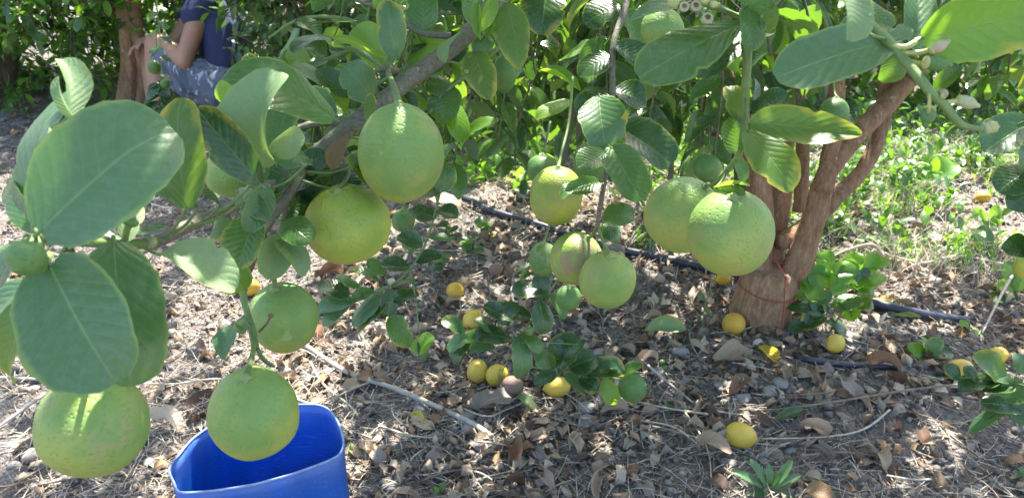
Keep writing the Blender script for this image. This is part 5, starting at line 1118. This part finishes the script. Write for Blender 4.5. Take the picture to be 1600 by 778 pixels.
# -- small plants standing on the ground: stems rise from the soil
def sucker(base, leaves, label, stems=(), rad=.003, name='seedling', cat='seedling', group=None, bark='shoot', lift=0):
    g0 = G(*base); d0 = (g0-CAM).dot(FW); b = Branch(name, g0, label, cat, group, bark)
    Q = lambda p: P(p[0], p[1], d0-.0012*0-(p[2] if len(p) > 2 else 0))
    for i, s_ in enumerate(stems or [[base, (base[0], base[1]-20)]]): b.stem([g0-Vector((0, 0, .01)) if i == 0 and k == 0 else Q(p) for k, p in enumerate(s_)], rad*(1 if i == 0 else .7), bark, 'stem' if i == 0 else 'twig', lump=.06)
    for (bs, tp_, wd, m, n) in leaves: b.leaf(bs, tp_, wd, d0-(bs[2] if len(bs) > 2 else 0), d0-(tp_[2] if len(tp_) > 2 else 0), m, n, .4, .15)
    return b.done()
LG_ = 'leafg'
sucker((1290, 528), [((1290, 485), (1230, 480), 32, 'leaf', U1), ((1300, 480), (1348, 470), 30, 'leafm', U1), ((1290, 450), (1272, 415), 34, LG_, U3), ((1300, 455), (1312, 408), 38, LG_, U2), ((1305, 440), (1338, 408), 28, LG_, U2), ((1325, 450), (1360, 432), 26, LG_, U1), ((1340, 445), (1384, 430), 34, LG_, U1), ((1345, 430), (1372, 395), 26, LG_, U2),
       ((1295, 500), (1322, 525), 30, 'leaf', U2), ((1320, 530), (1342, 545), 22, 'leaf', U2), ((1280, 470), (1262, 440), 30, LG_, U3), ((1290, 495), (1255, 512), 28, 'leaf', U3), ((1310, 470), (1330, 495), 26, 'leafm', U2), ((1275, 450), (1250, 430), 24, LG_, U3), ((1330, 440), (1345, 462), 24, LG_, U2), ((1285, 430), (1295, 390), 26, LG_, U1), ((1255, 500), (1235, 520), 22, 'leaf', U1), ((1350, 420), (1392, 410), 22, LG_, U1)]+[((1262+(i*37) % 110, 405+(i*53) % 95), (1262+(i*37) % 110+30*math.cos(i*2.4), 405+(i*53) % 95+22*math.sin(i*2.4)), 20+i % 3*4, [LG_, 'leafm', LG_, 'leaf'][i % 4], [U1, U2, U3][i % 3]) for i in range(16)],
       'bushy sucker with sunlit leaves right of the trunk', [[(1292, 495), (1330, 470), (1375, 465)], [(1290, 528), (1292, 490), (1300, 450), (1320, 420)], [(1294, 490), (1250, 500)], [(1300, 455), (1340, 440), (1370, 425)], [(1292, 500), (1320, 530)]], name='leafy_sucker', cat='sucker')
sucker((1450, 562), [((1448, 555), (1418, 540), 26, LG_, U3), ((1450, 552), (1438, 525), 22, LG_, U2), ((1452, 552), (1470, 528), 26, 'leafm', U2), ((1455, 556), (1488, 552), 26, 'leaf', U1)], 'small seedling with bright leaves left of the ripe lemon at the right edge')
sucker((1457, 300), [((1456, 282), (1420, 276), 22, LG_, U3), ((1458, 275), (1450, 240), 22, LG_, U3), ((1460, 278), (1494, 258), 34, LG_, U2), ((1462, 282), (1490, 272), 18, 'leafm', U1), ((1458, 280), (1440, 262), 14, LG_, U3)], 'seedling with three large bright leaves on the sunny ground between the rows')
sucker((1545, 360), [((1548, 342), (1562, 322), 22, LG_, U2), ((1540, 345), (1526, 328), 12, LG_, U3), ((1545, 356), (1530, 348), 16, 'leafm', U3)], 'seedling with one bright oval leaf below the far ripe lemon')
sucker((1545, 405), [((1535, 352), (1540, 394), 28, 'leafb', U3), ((1520, 390), (1482, 398), 26, LG_, U1), ((1530, 400), (1560, 408), 22, LG_, U1), ((1525, 405), (1500, 420), 18, LG_, U3)], 'seedling with a hanging blue green leaf at the right on sunny ground')
sucker((1590, 470), [((1585, 460), (1560, 440), 26, LG_, U3), ((1590, 455), (1598, 425), 26, LG_, U2), ((1580, 465), (1545, 470), 24, LG_, U1), ((1590, 450), (1570, 410), 24, 'leafm', U3)], 'bright seedling at the right edge behind the pipe')
sucker((1385, 478), [((1385, 470), (1405, 478), 14, LG_, U2)], 'single leaf sprout beside the black pipe')
sucker((1515, 525), [((1513, 515), (1500, 500), 14, LG_, U3), ((1515, 518), (1535, 535), 18, LG_, U2), ((1512, 520), (1495, 530), 16, 'leafm', U3)], 'small sprout in front of the pipe at the right')
sucker((1098, 518), [((1098, 480), (1110, 495), 12, 'leafm', U2), ((1100, 470), (1092, 455), 8, 'leafm', U3)], 'thin bare sapling left of the trunk', [[(1096, 525), (1100, 485), (1112, 445), (1120, 430)]], .0022)
sucker((1345, 300), [((1342, 280), (1328, 262), 18, LG_, U3), ((1345, 278), (1356, 258), 18, LG_, U2), ((1345, 285), (1368, 285), 18, 'leafm', U1)], 'seedling between the limbs and the sunny weeds')
sucker((1205, 772), [((1202, 766), (1143, 737), 14, 'leafb', U1), ((1202, 764), (1172, 717), 13, 'leafb', U1), ((1204, 762), (1200, 722), 11, 'leafb', U1), ((1206, 762), (1238, 718), 13, 'leafb', U1), ((1207, 766), (1253, 742), 13, 'leafb', U1), ((1205, 768), (1222, 738), 13, 'leafb', U2), ((1203, 770), (1160, 770), 14, 'leafb', U1), ((1207, 772), (1240, 775), 14, 'leafb', U1), ((1204, 766), (1185, 735), 12, 'leafb', U1)],
       'long-leaved blue green weed at the front below the lone lemon', name='weed', cat='weed')
sucker((688, 775), [((688, 772), (678, 760), 8, LG_, U1), ((688, 770), (696, 752), 9, 'leafm', U1), ((686, 774), (676, 770), 8, LG_, U1)], 'tiny green weed at the bottom right of the bucket', name='weed', cat='weed')
sucker((548, 715), [((547, 712), (540, 698), 4, LG_, U1), ((548, 712), (548, 692), 4, LG_, U1), ((549, 712), (557, 702), 4, LG_, U1), ((547, 714), (538, 708), 4, LG_, U2), ((549, 713), (552, 696), 4, LG_, U1)], 'tuft of green grass against the right side of the bucket', name='grass_tuft', cat='grass tuft')
sucker((1595, 750), [((1594, 748), (1582, 735), 10, 'leafb', U1), ((1595, 746), (1598, 728), 10, 'leafb', U1), ((1596, 750), (1580, 750), 10, 'leafb', U1)], 'small blue green weed in the lower right corner', name='weed', cat='weed')
sucker((1040, 645), [((1040, 644), (1032, 634), 8, 'leafm', U1), ((1041, 644), (1050, 634), 8, 'leafm', U1)], 'tiny sprout in the sunlit chaff patch', name='weed', cat='weed')
for i, (px, py) in enumerate([(700, 380), (765, 375), (640, 400), (820, 450), (690, 430), (600, 500), (735, 400)]):
    rr = random.Random(900+i); lv = []
    for k in range(6): a = rr.uniform(0, 6.28); l = rr.uniform(14, 26); lv.append(((px+rr.uniform(-6, 6), py-6-k*5), (px+l*math.cos(a), py-8-k*5+l*.5*math.sin(a)), l*.5, rr.choice(['leafm', 'leafb', LG_, 'leaf']), rr.choice([U1, U2, U3, U4])))
    sucker((px, py), lv, f"small leafy seedling {['under the small low lemon', 'in front of the near pipe end', 'left under the leafy hanging shoot', 'by the scabbed lemon', 'between the pipe and the orange ripe lemon', 'by the thin stick behind the bucket', 'right in front of the pipe bend'][i]}", [[(px, py), (px+3, py-30)]], .002)

# ================================================================== THE PERSON
fp = G(252, 196); DP = (fp-CAM).dot(FW)
def J(px, py, o=0.0): return P(px, py, DP+o*math.cos(TH))
def remeshed(g, name, mat, parent, vox=.008, it=8):
    me = g.mesh(name, mat); o = bpy.data.objects.new('tmp', me); COL.objects.link(o)
    m = o.modifiers.new('r', 'REMESH'); m.mode = 'VOXEL'; m.voxel_size = vox; m.use_smooth_shade = True
    s_ = o.modifiers.new('s', 'SMOOTH'); s_.iterations = it; s_.factor = .5
    dg = bpy.context.evaluated_depsgraph_get(); me2 = bpy.data.meshes.new_from_object(o.evaluated_get(dg)); me2.name = name
    bpy.data.objects.remove(o); me2.materials.clear(); me2.materials.append(mat)
    return link(name, me2, parent)
def seg(g, pts, rads, s=16):
    for i in range(len(pts)-1): g.tube([pts[i], pts[i+1]], [rads[i], rads[i+1]], s); 
    for p, r in zip(pts, rads): g.ball(p, r, seg=s, rings=10)
person = empty('person', (fp.x+.15, fp.y, 0), label='crouching person in navy T-shirt and patterned shorts behind the large left leaves', category='person')
pel = J(345, 138); ch = J(340, 45, -.02); nk = J(320, -18); hd = J(300, -60)
body = Geo()
seg(body, [pel, J(352, 95), ch, nk, J(310, -38)], [.13, .115, .12, .06, .05])
nsh, fsh = J(318, 8, -.17), J(312, 5, .19)
seg(body, [ch, nsh], [.10, .062]); seg(body, [ch, fsh], [.10, .062])
nel, nwr = J(287, 96, -.24), J(252, 64, -.17)
seg(body, [nsh, J(303, 50, -.2), nel, J(268, 80, -.18), nwr], [.060, .054, .043, .042, .027])
fel, fwr = J(262, 90, .16), J(235, 62, .02)
seg(body, [fsh, fel, J(248, 75, .1), fwr], [.058, .042, .04, .027])
def hand(w, dirn, up, sgn):
    d = dirn.normalized(); u = up.normalized(); s_ = d.cross(u).normalized(); c = w+d*.05
    body.ball(c, .040, .9, .75, .5, 12, 8); seg(body, [w, c], [.026, .030], 10)
    for k, ln in enumerate((.060, .072, .068, .052)):
        b0 = w+d*.080+s_*(k-1.5)*.020; k1 = b0+d*ln*.5-u*.008; k2 = k1+d*ln*.35-u*.022; seg(body, [w+d*.05+s_*(k-1.5)*.012, b0, k1, k2], [.012, .0105, .0095, .008], 8)
    t0 = w+d*.03+s_*sgn*.030; seg(body, [w+d*.02, t0, t0+d*.035+s_*sgn*.018, t0+d*.055+s_*sgn*.014-u*.02], [.014, .012, .011, .009], 8)
hand(nwr, J(236, 62, -.1)-nwr, Vector((0, -.2, 1)), 1); hand(fwr, Vector((-.8, -.5, -.3)), Vector((-.3, 0, 1)), -1)
kn, an = J(244, 68, -.13), J(250, 176, -.13)
seg(body, [J(345, 140, -.09), J(295, 105, -.12), kn, J(243, 112, -.12), an], [.115, .085, .060, .056, .036])
kf, af = J(238, 74, .12), J(240, 166, .10)
seg(body, [J(345, 140, .09), J(290, 108, .11), kf, J(238, 116, .11), af], [.115, .085, .060, .056, .036])
# head: skull, jaw, nose, ears, brow
fwd = Vector((-1, -.05, -.35)).normalized(); upv = Vector((-.33, 0, .94)).normalized(); side = Vector((0, 1, 0))
body.ball(hd, .088, 1.05, .86, 1.15, 18, 12); body.ball(hd+fwd*.035-upv*.065, .055, 1, .85, .9, 14, 9)
body.tube([hd+fwd*.085+upv*.005, hd+fwd*.112-upv*.028], [.010, .016], 8); seg(body, [hd+fwd*.08-upv*.055-side*.02, hd+fwd*.08-upv*.055+side*.02], [.010, .010], 8)
for s_ in (-1, 1): body.ball(hd+side*.078*s_-fwd*.005-upv*.015, .026, .7, .35, 1.1, 10, 7); body.ball(hd+fwd*.083+side*.03*s_+upv*.022, .014, .6, 1.4, .5, 8, 5)
remeshed(body, 'body', M['skin'], person, .0065, 5)
hr = Geo(); hr.ball(hd-fwd*.012+upv*.02, .094, 1.04, .90, 1.12, 20, 12); hr.ball(hd-fwd*.05-upv*.03, .06, .8, 1.1, 1.1, 14, 9); remeshed(hr, 'hair', M['hair'], person, .008, 2)
for s_ in (-1, 1):
    g = Geo(); g.ball(hd+fwd*.083+side*.032*s_+upv*.004, .011, 1, 1, 1, 10, 7); link('eye', g.mesh('eye', M['petal']), person)
sh = Geo()
seg(sh, [J(352, 128), J(355, 95), J(350, 60), ch, J(328, 2), J(322, -8)], [.150, .135, .140, .145, .105, .072], 20)
for o in (-.1, .1): seg(sh, [J(350, 100, o), J(342, 50, o), J(328, 12, o*1.2)], [.10, .105, .085], 16)
seg(sh, [ch, nsh, J(305, 26, -.19)], [.11, .080, .074]); seg(sh, [ch, fsh, J(298, 28, .2)], [.11, .080, .075])
for k in range(7):        # folds where the cloth bunches at the waist and under the arm
    seg(sh, [J(318+k*7, 70+k*7, -.13+.01*k), J(350+k*5, 88+k*6, -.12), J(376, 96+k*4, -.03)], [.010, .022, .012], 8)
remeshed(sh, 'shirt', M['shirt'], person, .010, 4)
so = Geo()
for o, kk in ((-.10, -.12), (.10, .12)):
    seg(so, [J(350, 140, o), J(322, 128, kk), J(283, 106, kk), J(266, 96, kk)], [.135, .118, .100, .098], 18)
    seg(so, [J(340, 150, o), J(300, 138, kk), J(280, 128, kk)], [.09, .075, .06], 14)
    for k in range(5): seg(so, [J(280+k*12, 100+k*8, kk*1.7), J(284+k*12, 140+k*3, kk*1.8)], [.012, .016], 8)
remeshed(so, 'shorts', M['shorts'], person, .010, 3)
for a_, o in ((an, -.13), (af, .10)):
    g = Geo(); t0 = Vector((a_.x, a_.y, 0)); zz = float(gh(a_.x, a_.y))
    g.ball((a_.x+.02, a_.y, zz+.045), .055, 1, .8, .9, 14, 9); g.ball((a_.x-.07, a_.y, zz+.035), .06, 1.5, .75, .6, 14, 9); seg(g, [Vector((a_.x+.03, a_.y, zz+.03)), Vector((a_.x-.09, a_.y, zz+.025))], [.04, .042]); seg(g, [a_, Vector((a_.x, a_.y, zz+.05))], [.038, .045])
    o_ = remeshed(g, 'shoe', M['shoe'], person, .008, 2); 
st_ = J(352, 168); g = Geo(); zt = pel.z-.14; g0 = float(gh(st_.x, st_.y))
# low upturned crate the person sits on, mostly hidden by leaves
cr = empty('crate', (pel.x+.02, pel.y, g0), label='low dark crate the crouching person sits on', category='crate')
def boxg(c, h): 
    x, y, z = c; a, b_, d_ = h; V = [(x+sx*a, y+sy*b_, z+sz*d_) for sz in (-1, 1) for sy in (-1, 1) for sx in (-1, 1)]; g = Geo(); g.add(V, [(0, 2, 3, 1), (4, 5, 7, 6), (0, 1, 5, 4), (2, 6, 7, 3), (0, 4, 6, 2), (1, 3, 7, 5)]); return g
hh = max(zt-g0, .12)
for k in range(3):
    for sy in (-1, 1): link('slat', boxg((pel.x+.02, pel.y+sy*.17, g0+.03+k*hh/3), (.19, .006, hh/7.5)).mesh('slat', M['shoe'], False), cr)
    for sx in (-1, 1): link('slat', boxg((pel.x+.02+sx*.19, pel.y, g0+.03+k*hh/3), (.006, .163, hh/7.5)).mesh('slat', M['shoe'], False), cr)
for sx in (-1, 1):
    for sy in (-1, 1): link('post', boxg((pel.x+.02+sx*.175, pel.y+sy*.150, g0+hh/2), (.012, .012, hh/2)).mesh('post', M['shoe'], False), cr)
for k in range(5): link('slat', boxg((pel.x+.02-.16+k*.08, pel.y, g0+hh+.004), (.032, .16, .005)).mesh('slat', M['shoe'], False), cr)

# standing dry and green grass among the sunny weeds
def blades(name, n, mat, x, y, h0, h1, seed, dens):
    rg = random.Random(seed); V = []; F = []; A = []; c = 0
    while c < n:
        xx, yy = rg.uniform(*x), rg.uniform(*y)
        if rg.random() > dens(xx, yy): continue
        z = float(gh(xx, yy)); 
        for j in range(rg.randint(2, 6)):
            a = rg.uniform(0, 6.28); h = rg.uniform(h0, h1); ln = rg.uniform(.1, 1.1)*h; w = rg.uniform(.0012, .0028); b = len(V); sx, sy = -math.sin(a)*w, math.cos(a)*w; r = rg.random()
            for k in range(4):
                t = k/3; q = 1-t*.9; px_, py_, pz = xx+math.cos(a)*ln*t*t, yy+math.sin(a)*ln*t*t, z+h*(t-.35*t*t*ln/h); V += [(px_-sx*q, py_-sy*q, pz), (px_+sx*q, py_+sy*q, pz)]; A += [r, r]
            F += [(b+2*k, b+2*k+1, b+2*k+3, b+2*k+2) for k in range(3)]
        c += 1
    link(name, mesh_np(name, V, F, mat, attrs={'rnd': A}), kind='stuff')
blades('dry_grass', 2600, M['straw'], (.3, 2.9), (2.2, 4.3), .03, .14, 301, dR)
blades('green_grass', 900, M['leafg'], (.3, 2.9), (2.3, 4.3), .03, .12, 302, dR)
blades('dry_grass', 900, M['straw'], (-2.2, .6), (1.2, 3.2), .01, .06, 303, lambda x, y: .5)
